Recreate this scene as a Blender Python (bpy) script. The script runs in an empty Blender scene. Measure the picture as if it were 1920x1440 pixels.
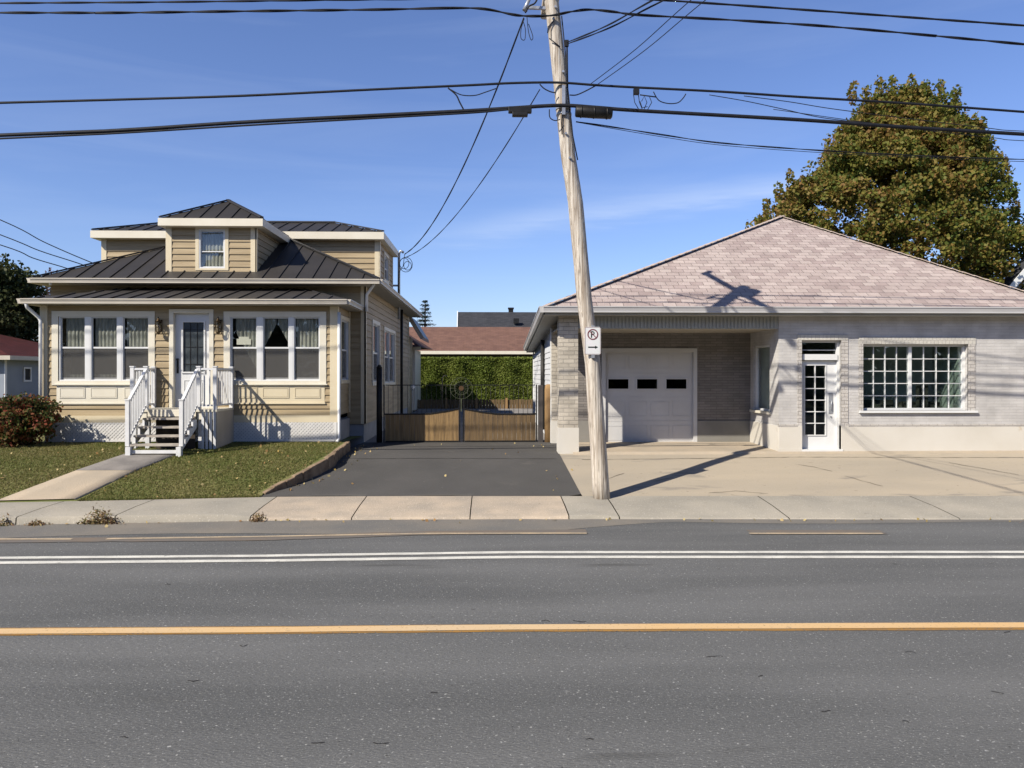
import bpy, bmesh, math, random
import numpy as np
from mathutils import Vector, Matrix
random.seed(7); RNG = np.random.default_rng(11)
S = bpy.context.scene
COL = S.collection
R = math.radians

# ---------------- camera, world, sun, exposure ----------------
H = 2.4; F = 1440.0; HOR = 702.0; VPX = 920.0
TH = math.atan((960.0 - VPX) / F)
cd = bpy.data.cameras.new("camera"); cam = bpy.data.objects.new("camera", cd); COL.objects.link(cam)
cd.sensor_width = 36; cd.lens = 36 * F / 1920; cd.shift_y = -(720 - HOR) / 1920
cd.clip_start = 0.05; cd.clip_end = 3000
cam.location = (0, 0, H); cam.rotation_euler = (R(90), 0, -TH)
S.camera = cam

SUN_EL = 39.5
SUN_AZ = math.atan2(-0.755, -0.655)          # direction towards the sun (x, y) = (-.755, -.655)
EXPOSURE = 0.22
SKY_STRENGTH = 0.088
SUN_STRENGTH = 5.0

w = bpy.data.worlds.new("World"); S.world = w; w.use_nodes = True
nt = w.node_tree; N = nt.nodes; L = nt.links
for n in list(N): N.remove(n)
out = N.new("ShaderNodeOutputWorld"); bg = N.new("ShaderNodeBackground"); sky = N.new("ShaderNodeTexSky")
sky.sky_type = 'NISHITA'; sky.sun_disc = False; sky.sun_elevation = R(SUN_EL)
sky.sun_rotation = SUN_AZ; sky.altitude = 100; sky.air_density = 1.0; sky.dust_density = 0.35; sky.ozone_density = 3.0
tc = N.new("ShaderNodeTexCoord")
mp = N.new("ShaderNodeMapping"); mp.inputs['Rotation'].default_value = (0, R(10), 0); mp.inputs['Scale'].default_value = (1.3, 1.3, 13.0)
nz = N.new("ShaderNodeTexNoise"); nz.inputs['Scale'].default_value = 1.25; nz.inputs['Detail'].default_value = 7; nz.inputs['Roughness'].default_value = 0.55
nz.inputs['Distortion'].default_value = 0.6
rp = N.new("ShaderNodeValToRGB"); rp.color_ramp.elements[0].position = 0.50; rp.color_ramp.elements[0].color = (0, 0, 0, 1)
rp.color_ramp.elements[1].position = 0.80; rp.color_ramp.elements[1].color = (0.12, 0.12, 0.12, 1)
mx = N.new("ShaderNodeMix"); mx.data_type = 'RGBA'; mx.inputs['B'].default_value = (7.0, 8.2, 10.5, 1)
tint = N.new("ShaderNodeMix"); tint.data_type = 'RGBA'; tint.blend_type = 'MULTIPLY'; tint.inputs['Factor'].default_value = 1.0
tint.inputs['B'].default_value = (1.16, 1.20, 1.54, 1)
L.new(tc.outputs['Generated'], mp.inputs['Vector']); L.new(mp.outputs['Vector'], nz.inputs['Vector'])
L.new(nz.outputs['Fac'], rp.inputs['Fac']); L.new(sky.outputs['Color'], tint.inputs['A'])
# one long faint cirrus streak rising to the right, low in the northern sky
def mth(op, a, b=None, c=None, clamp=False):
    q = N.new("ShaderNodeMath"); q.operation = op; q.use_clamp = clamp
    for i, v in enumerate((a, b, c)):
        if v is None: continue
        if hasattr(v, 'links'): L.new(v, q.inputs[i])
        else: q.inputs[i].default_value = v
    return q.outputs[0]
sx_ = N.new("ShaderNodeSeparateXYZ"); L.new(tc.outputs['Generated'], sx_.inputs[0])
yy = mth('MAXIMUM', sx_.outputs['Y'], 0.05); aa = mth('DIVIDE', sx_.outputs['X'], yy); ee = mth('DIVIDE', sx_.outputs['Z'], yy)
nz2 = N.new("ShaderNodeTexNoise"); nz2.inputs['Scale'].default_value = 9; nz2.inputs['Detail'].default_value = 5; L.new(mp.outputs['Vector'], nz2.inputs['Vector'])
dd0 = mth('SUBTRACT', ee, mth('MULTIPLY_ADD', aa, 0.150, 0.190)); dd1 = mth('MULTIPLY_ADD', nz2.outputs['Fac'], 0.03, mth('SUBTRACT', dd0, 0.015))
g1 = mth('EXPONENT', mth('MULTIPLY', mth('POWER', mth('ABSOLUTE', mth('DIVIDE', dd1, 0.016)), 2.0), -1.0))
wa = mth('MULTIPLY', mth('MULTIPLY_ADD', aa, 6.0, 0.7, True), mth('MULTIPLY_ADD', aa, -7.0, 3.6, True))
st = mth('MULTIPLY', mth('MULTIPLY', g1, wa), mth('MULTIPLY_ADD', nz2.outputs['Fac'], 0.5, 0.05))
fac = mth('ADD', st, rp.outputs['Color'], None, True)
L.new(tint.outputs['Result'], mx.inputs['A']); L.new(fac, mx.inputs['Factor'])
# the deep blue overhead is darker than the band above the roofs
sz = N.new("ShaderNodeSeparateXYZ"); L.new(tc.outputs['Generated'], sz.inputs[0])
el = N.new("ShaderNodeMapRange"); el.inputs['From Min'].default_value = 0.42; el.inputs['From Max'].default_value = 0.75; el.inputs['To Min'].default_value = 1.0; el.inputs['To Max'].default_value = 0.3
L.new(sz.outputs['Z'], el.inputs['Value'])
dk = N.new("ShaderNodeMix"); dk.data_type = 'RGBA'; dk.blend_type = 'MULTIPLY'; dk.inputs['Factor'].default_value = 1.0
L.new(mx.outputs['Result'], dk.inputs['A']); L.new(el.outputs['Result'], dk.inputs['B'])
L.new(dk.outputs['Result'], bg.inputs['Color']); L.new(bg.outputs['Background'], out.inputs['Surface'])
bg.inputs['Strength'].default_value = SKY_STRENGTH

sd = bpy.data.lights.new("sun", 'SUN'); sun = bpy.data.objects.new("sun", sd); COL.objects.link(sun)
sd.energy = SUN_STRENGTH; sd.angle = R(0.55); sd.color = (1.0, 0.93, 0.82)
ldir = Vector((0.755, 0.655, -math.tan(R(SUN_EL))))
sun.rotation_euler = ldir.to_track_quat('-Z', 'Y').to_euler(); sun.location = (-20, -20, 30)
S.view_settings.view_transform = 'Standard'; S.view_settings.look = 'None'
S.view_settings.exposure = EXPOSURE; S.view_settings.gamma = 1.0; S.view_settings.use_curve_mapping = False
S.cycles.max_bounces = 6; S.cycles.diffuse_bounces = 1; S.cycles.transparent_max_bounces = 12

# ---------------- measuring helpers ----------------
cT, sT = math.cos(TH), math.sin(TH)
def ray(px, py):
    u = (px - 960) / F; v = (HOR - py) / F
    return (sT + cT * u, cT - sT * u, v)
def P(px, py, Y):
    d = ray(px, py); t = Y / d[1]
    return Vector((d[0] * t, Y, H + d[2] * t))
def PX(px, Y): return P(px, 700, Y).x
def PZ(px, py, Y): return P(px, py, Y).z
def G(px, py, z=0.0):
    d = ray(px, py); t = (z - H) / d[2]
    return Vector((d[0] * t, d[1] * t, z))
def PXS(px, X):      # depth Y where the side plane x = X is seen at column px
    d = ray(px, 700); return d[1] * X / d[0]
def interp(x, xs, ys): return float(np.interp(x, xs, ys))

# ---------------- mesh builder ----------------
ORG = {}
class Fr:
    def __init__(s, o, u, n): s.o = Vector(o); s.u = Vector(u); s.n = Vector(n)
    def p(s, u, v, n): return s.o + s.u * u + s.n * n + Vector((0, 0, v))
def front(Y): return Fr((0, Y, 0), (1, 0, 0), (0, -1, 0))
def sideR(X): return Fr((X, 0, 0), (0, 1, 0), (1, 0, 0))
def sideL(X): return Fr((X, 0, 0), (0, 1, 0), (-1, 0, 0))

class MB:
    def __init__(s): s.v = []; s.f = []; s.sm = []; s.mi = []; s.cur = 0
    def add(s, vs, fs, smooth=False):
        b = len(s.v); s.v += [tuple(x) for x in vs]
        for f in fs: s.f.append([b + i for i in f]); s.sm.append(smooth); s.mi.append(s.cur)
        return s
    def quad(s, *p): return s.add(p, [list(range(len(p)))])
    def box(s, x0, x1, y0, y1, z0, z1):
        v = [(x, y, z) for z in (z0, z1) for y in (y0, y1) for x in (x0, x1)]
        return s.add(v, [(0, 2, 3, 1), (4, 5, 7, 6), (0, 1, 5, 4), (2, 6, 7, 3), (0, 4, 6, 2), (1, 3, 7, 5)])
    def fbox(s, fr, u0, u1, v0, v1, n0, n1):
        v = [fr.p(u, vv, n) for vv in (v0, v1) for n in (n0, n1) for u in (u0, u1)]
        return s.add(v, [(0, 2, 3, 1), (4, 5, 7, 6), (0, 1, 5, 4), (2, 6, 7, 3), (0, 4, 6, 2), (1, 3, 7, 5)])
    def beam(s, a, b, wd, ht, up=(0, 0, 1)):
        a = Vector(a); b = Vector(b); d = (b - a).normalized(); up = Vector(up)
        sx = d.cross(up).normalized(); uz = sx.cross(d).normalized()
        v = [c + sx * (i * wd / 2) + uz * (j * ht / 2) for c in (a, b) for j in (-1, 1) for i in (-1, 1)]
        return s.add(v, [(0, 1, 3, 2), (4, 6, 7, 5), (0, 4, 5, 1), (2, 3, 7, 6), (0, 2, 6, 4), (1, 5, 7, 3)])
    def prism(s, pts, off):
        n = len(pts); off = Vector(off); p = [Vector(q) for q in pts]
        return s.add(p + [q + off for q in p], [list(range(n))[::-1], [n + i for i in range(n)]] + [[i, (i + 1) % n, n + (i + 1) % n, n + i] for i in range(n)])
    def tube(s, pts, r, n=6, cap=True):
        pts = [Vector(p) for p in pts]; rs = r if isinstance(r, (list, tuple)) else [r] * len(pts)
        V = []; ref = Vector((0, 0, 1)); prev = None
        for i, p in enumerate(pts):
            d = (pts[min(i + 1, len(pts) - 1)] - pts[max(i - 1, 0)]).normalized()
            if prev is None:
                ref = Vector((0, 0, 1)) if abs(d.z) < 0.9 else Vector((1, 0, 0)); a = d.cross(ref).normalized()
            else:
                a = (prev - d * prev.dot(d)).normalized()
            prev = a; b = d.cross(a)
            for k in range(n):
                t = 2 * math.pi * k / n; V.append(p + (a * math.cos(t) + b * math.sin(t)) * rs[i])
        fs = []
        for i in range(len(pts) - 1):
            for k in range(n):
                fs.append((i * n + k, i * n + (k + 1) % n, (i + 1) * n + (k + 1) % n, (i + 1) * n + k))
        s.add(V, fs, True)
        if cap:
            b0 = len(s.v) - len(V)
            s.f.append([b0 + k for k in range(n)][::-1]); s.sm.append(False); s.mi.append(s.cur)
            s.f.append([b0 + (len(pts) - 1) * n + k for k in range(n)]); s.sm.append(False); s.mi.append(s.cur)
        return s
    def build(s, name, mat, parent=None, bevel=0, recalc=True):
        if parent is not None: org = ORG[parent.name]
        else:
            a = np.array(s.v); org = Vector(((a[:, 0].min() + a[:, 0].max()) / 2, (a[:, 1].min() + a[:, 1].max()) / 2, a[:, 2].min()))
        me = bpy.data.meshes.new(name)
        me.from_pydata([Vector(v) - org for v in s.v], [], s.f)
        me.polygons.foreach_set('use_smooth', s.sm); me.polygons.foreach_set('material_index', s.mi)
        for m in (mat if isinstance(mat, list) else [mat]): me.materials.append(m)
        if recalc:
            bm = bmesh.new(); bm.from_mesh(me); bmesh.ops.recalc_face_normals(bm, faces=bm.faces); bm.to_mesh(me); bm.free()
        me.update()
        o = bpy.data.objects.new(name, me); COL.objects.link(o)
        if parent is not None: o.parent = parent; ORG[o.name] = org
        else: o.location = org; ORG[o.name] = org
        if bevel:
            b = o.modifiers.new("bevel", 'BEVEL'); b.width = bevel; b.segments = 2; b.limit_method = 'ANGLE'
        return o
def build_each(self, name, mat, parent=None, bevel=0):
    par = list(range(len(self.v)))
    def f(i):
        while par[i] != i: par[i] = par[par[i]]; i = par[i]
        return i
    for fc in self.f:
        for q in fc[1:]: par[f(q)] = f(fc[0])
    gr = {}
    for k, fc in enumerate(self.f): gr.setdefault(f(fc[0]), []).append(k)
    outp = []
    for ks in gr.values():
        m2 = MB(); mp2 = {}
        for k in ks:
            fc = self.f[k]
            for q in fc:
                if q not in mp2: mp2[q] = len(m2.v); m2.v.append(self.v[q])
            m2.f.append([mp2[q] for q in fc]); m2.sm.append(self.sm[k]); m2.mi.append(self.mi[k])
        outp.append(m2.build(name, mat, parent, bevel))
    return outp
MB.build_each = build_each
def tag(o, label, cat, group=None):
    o['label'] = label; o['category'] = cat
    if group: o['group'] = group
    return o
def thing(name, loc, label, cat, group=None):
    o = bpy.data.objects.new(name, None); COL.objects.link(o); o.location = loc; ORG[o.name] = Vector(loc)
    o.empty_display_size = 0.2
    return tag(o, label, cat, group)
def struct(o, kind='structure'): o['kind'] = kind; return o
def copy_tree(o, delta, parent=None):
    c = o.copy(); COL.objects.link(c)
    if parent is None: c.location = o.location + Vector(delta); ORG[c.name] = ORG[o.name] + Vector(delta)
    else: c.parent = parent; ORG[c.name] = ORG[parent.name]
    for ch in list(o.children): copy_tree(ch, delta, c)
    return c

# ---------------- materials ----------------
def mat(name, col, rough=0.8, col2=None, scale=4.0, detail=6, bump=0.0, bscale=60.0, metal=0.0, spec=0.3, stretch=(1, 1, 1), lo=0.35, hi=0.65, speck=None):
    m = bpy.data.materials.new(name); m.use_nodes = True; t = m.node_tree; n = t.nodes; l = t.links
    b = n['Principled BSDF']; b.inputs['Roughness'].default_value = rough; b.inputs['Metallic'].default_value = metal
    b.inputs['Specular IOR Level'].default_value = spec
    b.inputs['Base Color'].default_value = (*col, 1)
    g = n.new('ShaderNodeNewGeometry'); mpn = n.new('ShaderNodeMapping'); mpn.inputs['Scale'].default_value = stretch
    l.new(g.outputs['Position'], mpn.inputs['Vector'])
    last = None
    if col2 is not None:
        z = n.new('ShaderNodeTexNoise'); z.inputs['Scale'].default_value = scale; z.inputs['Detail'].default_value = detail
        l.new(mpn.outputs['Vector'], z.inputs['Vector'])
        mr = n.new('ShaderNodeMapRange'); mr.inputs['From Min'].default_value = lo; mr.inputs['From Max'].default_value = hi
        l.new(z.outputs['Fac'], mr.inputs['Value'])
        x = n.new('ShaderNodeMix'); x.data_type = 'RGBA'; x.inputs['A'].default_value = (*col, 1); x.inputs['B'].default_value = (*col2, 1)
        l.new(mr.outputs['Result'], x.inputs['Factor']); last = x.outputs['Result']
    if speck:
        for sp_ in speck:
            sc, thr, c3 = sp_[:3]
            z = n.new('ShaderNodeTexNoise'); z.inputs['Scale'].default_value = sc; z.inputs['Detail'].default_value = 3
            l.new(mpn.outputs['Vector'] if len(sp_) > 3 else g.outputs['Position'], z.inputs['Vector'])
            mr = n.new('ShaderNodeMapRange'); mr.inputs['From Min'].default_value = thr; mr.inputs['From Max'].default_value = thr + 0.08
            l.new(z.outputs['Fac'], mr.inputs['Value'])
            x = n.new('ShaderNodeMix'); x.data_type = 'RGBA'; x.inputs['B'].default_value = (*c3, 1)
            if last: l.new(last, x.inputs['A'])
            else: x.inputs['A'].default_value = (*col, 1)
            l.new(mr.outputs['Result'], x.inputs['Factor']); last = x.outputs['Result']
    if last: l.new(last, b.inputs['Base Color'])
    if bump:
        z = n.new('ShaderNodeTexNoise'); z.inputs['Scale'].default_value = bscale; z.inputs['Detail'].default_value = 5
        l.new(mpn.outputs['Vector'], z.inputs['Vector'])
        bp = n.new('ShaderNodeBump'); bp.inputs['Strength'].default_value = bump; bp.inputs['Distance'].default_value = 0.02
        l.new(z.outputs['Fac'], bp.inputs['Height']); l.new(bp.outputs['Normal'], b.inputs['Normal'])
    return m

def brickmat(name, c1, c2, mortar, bw, bh, msize=0.01, bump=0.4, zk=1.0, rough=0.85, squash=1.0, bias=0.0, noise_amt=0.25):
    """bricks or shingles in world metres; u = x + y, v = z * zk"""
    m = bpy.data.materials.new(name); m.use_nodes = True; t = m.node_tree; n = t.nodes; l = t.links
    b = n['Principled BSDF']; b.inputs['Roughness'].default_value = rough; b.inputs['Specular IOR Level'].default_value = 0.2
    g = n.new('ShaderNodeNewGeometry'); sp = n.new('ShaderNodeSeparateXYZ'); l.new(g.outputs['Position'], sp.inputs[0])
    ad = n.new('ShaderNodeMath'); ad.operation = 'ADD'; l.new(sp.outputs['X'], ad.inputs[0]); l.new(sp.outputs['Y'], ad.inputs[1])
    # only the axis that runs along the wall matters: pick by normal
    sn = n.new('ShaderNodeSeparateXYZ'); l.new(g.outputs['True Normal'], sn.inputs[0])
    ab = n.new('ShaderNodeMath'); ab.operation = 'ABSOLUTE'; l.new(sn.outputs['X'], ab.inputs[0])
    ab2 = n.new('ShaderNodeMath'); ab2.operation = 'ABSOLUTE'; l.new(sn.outputs['Y'], ab2.inputs[0])
    gt = n.new('ShaderNodeMath'); gt.operation = 'GREATER_THAN'; l.new(ab.outputs[0], gt.inputs[0]); l.new(ab2.outputs[0], gt.inputs[1])
    mxu = n.new('ShaderNodeMix'); mxu.data_type = 'FLOAT'; l.new(gt.outputs[0], mxu.inputs['Factor']); l.new(sp.outputs['X'], mxu.inputs['A']); l.new(sp.outputs['Y'], mxu.inputs['B'])
    mz = n.new('ShaderNodeMath'); mz.operation = 'MULTIPLY'; mz.inputs[1].default_value = zk; l.new(sp.outputs['Z'], mz.inputs[0])
    cb = n.new('ShaderNodeCombineXYZ'); l.new(mxu.outputs['Result'], cb.inputs['X']); l.new(mz.outputs[0], cb.inputs['Y'])
    bt = n.new('ShaderNodeTexBrick'); l.new(cb.outputs[0], bt.inputs['Vector'])
    bt.inputs['Scale'].default_value = 1.0; bt.inputs['Brick Width'].default_value = bw; bt.inputs['Row Height'].default_value = bh
    bt.inputs['Mortar Size'].default_value = msize; bt.inputs['Mortar Smooth'].default_value = 0.3; bt.inputs['Bias'].default_value = bias
    bt.inputs['Color1'].default_value = (*c1, 1); bt.inputs['Color2'].default_value = (*c2, 1); bt.inputs['Mortar'].default_value = (*mortar, 1)
    z = n.new('ShaderNodeTexNoise'); z.inputs['Scale'].default_value = 2.2; z.inputs['Detail'].default_value = 9; l.new(g.outputs['Position'], z.inputs['Vector'])
    mr = n.new('ShaderNodeMapRange'); mr.inputs['From Min'].default_value = 0.3; mr.inputs['From Max'].default_value = 0.7
    mr.inputs['To Min'].default_value = 1 - noise_amt; mr.inputs['To Max'].default_value = 1 + noise_amt * 0.5
    l.new(z.outputs['Fac'], mr.inputs['Value'])
    x = n.new('ShaderNodeMix'); x.data_type = 'RGBA'; x.blend_type = 'MULTIPLY'; x.inputs['Factor'].default_value = 1
    l.new(bt.outputs['Color'], x.inputs['A']); l.new(mr.outputs['Result'], x.inputs['B']); l.new(x.outputs['Result'], b.inputs['Base Color'])
    z2 = n.new('ShaderNodeTexNoise'); z2.inputs['Scale'].default_value = 40; l.new(g.outputs['Position'], z2.inputs['Vector'])
    hh = n.new('ShaderNodeMath'); hh.operation = 'MULTIPLY_ADD'; hh.inputs[1].default_value = -1.0
    l.new(bt.outputs['Fac'], hh.inputs[0]); l.new(z2.outputs['Fac'], hh.inputs[2])
    bp = n.new('ShaderNodeBump'); bp.inputs['Strength'].default_value = bump; bp.inputs['Distance'].default_value = 0.012
    l.new(hh.outputs[0], bp.inputs['Height']); l.new(bp.outputs['Normal'], b.inputs['Normal'])
    return m

def leafmat(name, cols, scale=0.6, trans=0.25):
    m = bpy.data.materials.new(name); m.use_nodes = True; t = m.node_tree; n = t.nodes; l = t.links
    b = n['Principled BSDF']; b.inputs['Roughness'].default_value = 0.6; b.inputs['Specular IOR Level'].default_value = 0.25
    g = n.new('ShaderNodeNewGeometry'); z = n.new('ShaderNodeTexNoise'); z.inputs['Scale'].default_value = scale; z.inputs['Detail'].default_value = 3
    l.new(g.outputs['Position'], z.inputs['Vector'])
    a = n.new('ShaderNodeMath'); a.operation = 'MULTIPLY_ADD'; a.inputs[1].default_value = 0.55
    l.new(g.outputs['Random Per Island'], a.inputs[0])
    s_ = n.new('ShaderNodeMath'); s_.operation = 'SUBTRACT'; s_.inputs[1].default_value = 0.27; l.new(z.outputs['Fac'], s_.inputs[0]); l.new(s_.outputs[0], a.inputs[2])
    cr = n.new('ShaderNodeValToRGB'); e = cr.color_ramp.elements
    e[0].position = 0.2; e[0].color = (*cols[0], 1); e[1].position = 0.8; e[1].color = (*cols[-1], 1)
    for i, c in enumerate(cols[1:-1]):
        q = e.new(0.2 + 0.6 * (i + 1) / (len(cols) - 1)); q.color = (*c, 1)
    l.new(a.outputs[0], cr.inputs['Fac']); l.new(cr.outputs['Color'], b.inputs['Base Color'])
    tr = n.new('ShaderNodeBsdfTranslucent'); l.new(cr.outputs['Color'], tr.inputs['Color'])
    ms = n.new('ShaderNodeMixShader'); ms.inputs['Fac'].default_value = trans
    l.new(b.outputs['BSDF'], ms.inputs[1]); l.new(tr.outputs['BSDF'], ms.inputs[2]); l.new(ms.outputs['Shader'], n['Material Output'].inputs['Surface'])
    return m

def glassmat(name, tint=(0.75, 0.8, 0.8), refl=0.08):
    m = bpy.data.materials.new(name); m.use_nodes = True; t = m.node_tree; n = t.nodes; l = t.links
    for q in list(n):
        if q.type != 'OUTPUT_MATERIAL': n.remove(q)
    o = [q for q in n if q.type == 'OUTPUT_MATERIAL'][0]
    tr = n.new('ShaderNodeBsdfTransparent'); tr.inputs['Color'].default_value = (*tint, 1)
    gl = n.new('ShaderNodeBsdfGlossy'); gl.inputs['Roughness'].default_value = 0.01; gl.inputs['Color'].default_value = (0.9, 0.95, 1, 1)
    fr = n.new('ShaderNodeLayerWeight'); fr.inputs['Blend'].default_value = 0.5
    pw = n.new('ShaderNodeMath'); pw.operation = 'POWER'; pw.inputs[1].default_value = 5.0; l.new(fr.outputs['Facing'], pw.inputs[0])
    mr = n.new('ShaderNodeMath'); mr.operation = 'MULTIPLY_ADD'; mr.inputs[1].default_value = 0.9; mr.inputs[2].default_value = refl; l.new(pw.outputs[0], mr.inputs[0])
    ms = n.new('ShaderNodeMixShader'); l.new(mr.outputs[0], ms.inputs['Fac']); l.new(tr.outputs[0], ms.inputs[1]); l.new(gl.outputs[0], ms.inputs[2])
    l.new(ms.outputs[0], o.inputs['Surface'])
    return m

def screenmat():
    m = bpy.data.materials.new('insect_screen'); m.use_nodes = True; n = m.node_tree.nodes; l = m.node_tree.links; b = n['Principled BSDF']
    b.inputs['Base Color'].default_value = (0.15, 0.145, 0.135, 1); b.inputs['Roughness'].default_value = 0.9
    tr = n.new('ShaderNodeBsdfTransparent'); ms = n.new('ShaderNodeMixShader'); ms.inputs['Fac'].default_value = 0.52
    l.new(tr.outputs[0], ms.inputs[1]); l.new(b.outputs[0], ms.inputs[2]); l.new(ms.outputs[0], n['Material Output'].inputs['Surface']); return m
M = {}
M['asphalt'] = mat('asphalt', (0.132, 0.134, 0.133), 0.9, (0.188, 0.189, 0.186), 0.55, 9, bump=0.8, bscale=70, spec=0.15, stretch=(0.3, 1.8, 1),
                   speck=[(75, 0.585, (0.27, 0.27, 0.26)), (34, 0.635, (0.46, 0.46, 0.44)), (45, 0.64, (0.075, 0.074, 0.07)), (0.9, 0.66, (0.12, 0.12, 0.116), 1), (4.0, 0.72, (0.095, 0.094, 0.09))])
M['edge_asphalt'] = mat('edge_asphalt', (0.24, 0.215, 0.18), 0.9, (0.17, 0.165, 0.155), 0.8, 6, bump=0.5, bscale=60, speck=[(50, 0.62, (0.36, 0.33, 0.28))])
M['drive'] = mat('driveway_asphalt', (0.082, 0.079, 0.075), 0.85, (0.104, 0.099, 0.093), 0.7, 8, bump=0.6, bscale=80, speck=[(60, 0.64, (0.16, 0.155, 0.145)), (1.6, 0.62, (0.115, 0.108, 0.10)), (6, 0.70, (0.135, 0.13, 0.12))])
M['side'] = mat('sidewalk_concrete', (0.43, 0.39, 0.32), 0.9, (0.335, 0.31, 0.26), 0.9, 9, bump=0.5, bscale=45, speck=[(45, 0.62, (0.62, 0.57, 0.48)), (9, 0.66, (0.30, 0.27, 0.22))])
M['side_pink'] = mat('sidewalk_concrete_warm', (0.53, 0.435, 0.33), 0.9, (0.39, 0.335, 0.27), 1.6, 9, bump=0.5, bscale=45, speck=[(55, 0.60, (0.70, 0.60, 0.48)), (12, 0.67, (0.33, 0.27, 0.2))])
M['lot'] = mat('lot_concrete', (0.49, 0.415, 0.31), 0.9, (0.41, 0.355, 0.275), 0.45, 9, bump=0.4, bscale=40, stretch=(0.6, 2, 1), speck=[(1.3, 0.60, (0.33, 0.29, 0.235), 1), (8, 0.68, (0.30, 0.25, 0.19)), (60, 0.62, (0.50, 0.44, 0.35))])
M['path'] = mat('path_concrete', (0.50, 0.41, 0.30), 0.9, (0.42, 0.355, 0.27), 1.5, 6, bump=0.4, bscale=40)
M['path_grey'] = mat('path_asphalt', (0.20, 0.185, 0.17), 0.9, (0.28, 0.255, 0.23), 2.5, 6, bump=0.5, bscale=40)
M['soil'] = mat('lawn_soil', (0.15, 0.17, 0.05), 0.95, (0.21, 0.19, 0.075), 1.2, 8, bump=0.8, bscale=60)
M['far_ground'] = mat('far_ground', (0.08, 0.10, 0.035), 0.95, (0.13, 0.12, 0.06), 0.3, 6)
M['yard'] = mat('yard_paving', (0.22, 0.21, 0.2), 0.9, (0.3, 0.28, 0.26), 1.0, 6, bump=0.3)
M['white_line'] = mat('white_road_paint', (0.80, 0.78, 0.70), 0.7, (0.60, 0.585, 0.53), 3, 8, speck=[(60, 0.62, (0.28, 0.28, 0.27)), (9, 0.66, (0.34, 0.335, 0.31))])
M['yellow_line'] = mat('yellow_road_paint', (0.76, 0.49, 0.22), 0.7, (0.70, 0.54, 0.34), 0.25, 4, speck=[(45, 0.62, (0.45, 0.31, 0.16)), (7, 0.68, (0.42, 0.31, 0.19))])
M['old_yellow'] = mat('worn_yellow_paint', (0.40, 0.21, 0.05), 0.85, (0.30, 0.18, 0.07), 2.5, 8, speck=[(40, 0.58, (0.14, 0.13, 0.12))])
M['pale_yellow'] = mat('pale_yellow_paint', (0.60, 0.47, 0.31), 0.8, (0.4, 0.33, 0.24), 3, 8, speck=[(40, 0.60, (0.2, 0.18, 0.15))])
M['worn_brown'] = mat('worn_brown_asphalt', (0.21, 0.165, 0.125), 0.9, (0.17, 0.155, 0.14), 2, 8, speck=[(40, 0.60, (0.14, 0.14, 0.13))])
M['siding'] = mat('tan_siding', (0.47, 0.365, 0.215), 0.6, (0.35, 0.265, 0.15), 1.4, 8, bump=0.25, bscale=30, stretch=(0.5, 0.5, 9), spec=0.35)
M['siding_side'] = M['siding']
M['cream'] = mat('cream_trim', (0.76, 0.66, 0.46), 0.5, (0.71, 0.61, 0.42), 2, 4, spec=0.4)
M['cream_light'] = mat('pale_cream_trim', (0.80, 0.745, 0.61), 0.5, (0.75, 0.69, 0.55), 2, 4, spec=0.4)
M['white'] = mat('white_vinyl', (0.80, 0.80, 0.78), 0.35, (0.75, 0.755, 0.74), 3, 4, spec=0.45)
M['white_rail'] = mat('white_railing', (0.80, 0.80, 0.79), 0.35, (0.72, 0.72, 0.71), 6, 4)
M['gutter'] = mat('cream_gutter', (0.62, 0.57, 0.48), 0.4, (0.55, 0.50, 0.42), 1.5, 5)
M['gutter_grey'] = mat('grey_gutter', (0.56, 0.55, 0.54), 0.35, (0.48, 0.47, 0.46), 1.0, 6, stretch=(1, 1, 6))
M['soffit'] = mat('soffit', (0.40, 0.36, 0.30), 0.6, (0.36, 0.33, 0.27), 2, 3)
M['lattice'] = mat('white_lattice', (0.80, 0.78, 0.74), 0.5, (0.72, 0.70, 0.66), 5, 5)
M['lattice_back'] = mat('lattice_backing', (0.46, 0.45, 0.43), 0.9, (0.38, 0.37, 0.355), 4, 5)
M['skirt'] = mat('beige_skirt', (0.52, 0.46, 0.38), 0.7, (0.44, 0.39, 0.32), 2, 5)
M['tread'] = mat('weathered_tread', (0.50, 0.45, 0.38), 0.8, (0.36, 0.32, 0.27), 5, 7)
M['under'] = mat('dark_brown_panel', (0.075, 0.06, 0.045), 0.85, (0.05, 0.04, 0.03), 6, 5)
M['foundation'] = mat('foundation_concrete', (0.40, 0.41, 0.43), 0.9, (0.32, 0.33, 0.35), 2, 6, bump=0.3)
M['metal_roof'] = mat('charcoal_metal_roof', (0.058, 0.053, 0.050), 0.5, (0.046, 0.043, 0.041), 1.2, 5, spec=0.35, metal=0.15)
M['metal_flash'] = mat('charcoal_flashing', (0.03, 0.03, 0.032), 0.4, (0.045, 0.043, 0.042), 3, 3, metal=0.3)
M['curtain'] = mat('lace_curtain', (0.40, 0.385, 0.32), 0.9, (0.27, 0.26, 0.215), 9, 5, stretch=(3, 1, 0.6))
M['screen'] = screenmat()
M['room_pale'] = mat('pale_green_wall', (0.50, 0.56, 0.50), 0.9, (0.40, 0.45, 0.41), 3, 4)
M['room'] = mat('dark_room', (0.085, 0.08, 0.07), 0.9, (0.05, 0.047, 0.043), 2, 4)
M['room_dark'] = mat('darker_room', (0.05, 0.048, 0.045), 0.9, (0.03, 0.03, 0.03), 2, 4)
M['glass'] = glassmat('window_glass', (0.93, 0.95, 0.95), 0.045)
M['glass_refl'] = glassmat('reflecting_glass', (0.85, 0.9, 0.88), 0.13)
M['reflection_tint'] = mat('reflection_toned_door_glass', (0.075, 0.088, 0.095), 0.25, (0.045, 0.055, 0.06), 7, 5, spec=0.6)  # grey-blue reflection put into the opaque colour of the door glass
M['glass_dark'] = glassmat('dark_glass', (0.45, 0.48, 0.48), 0.04)
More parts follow.
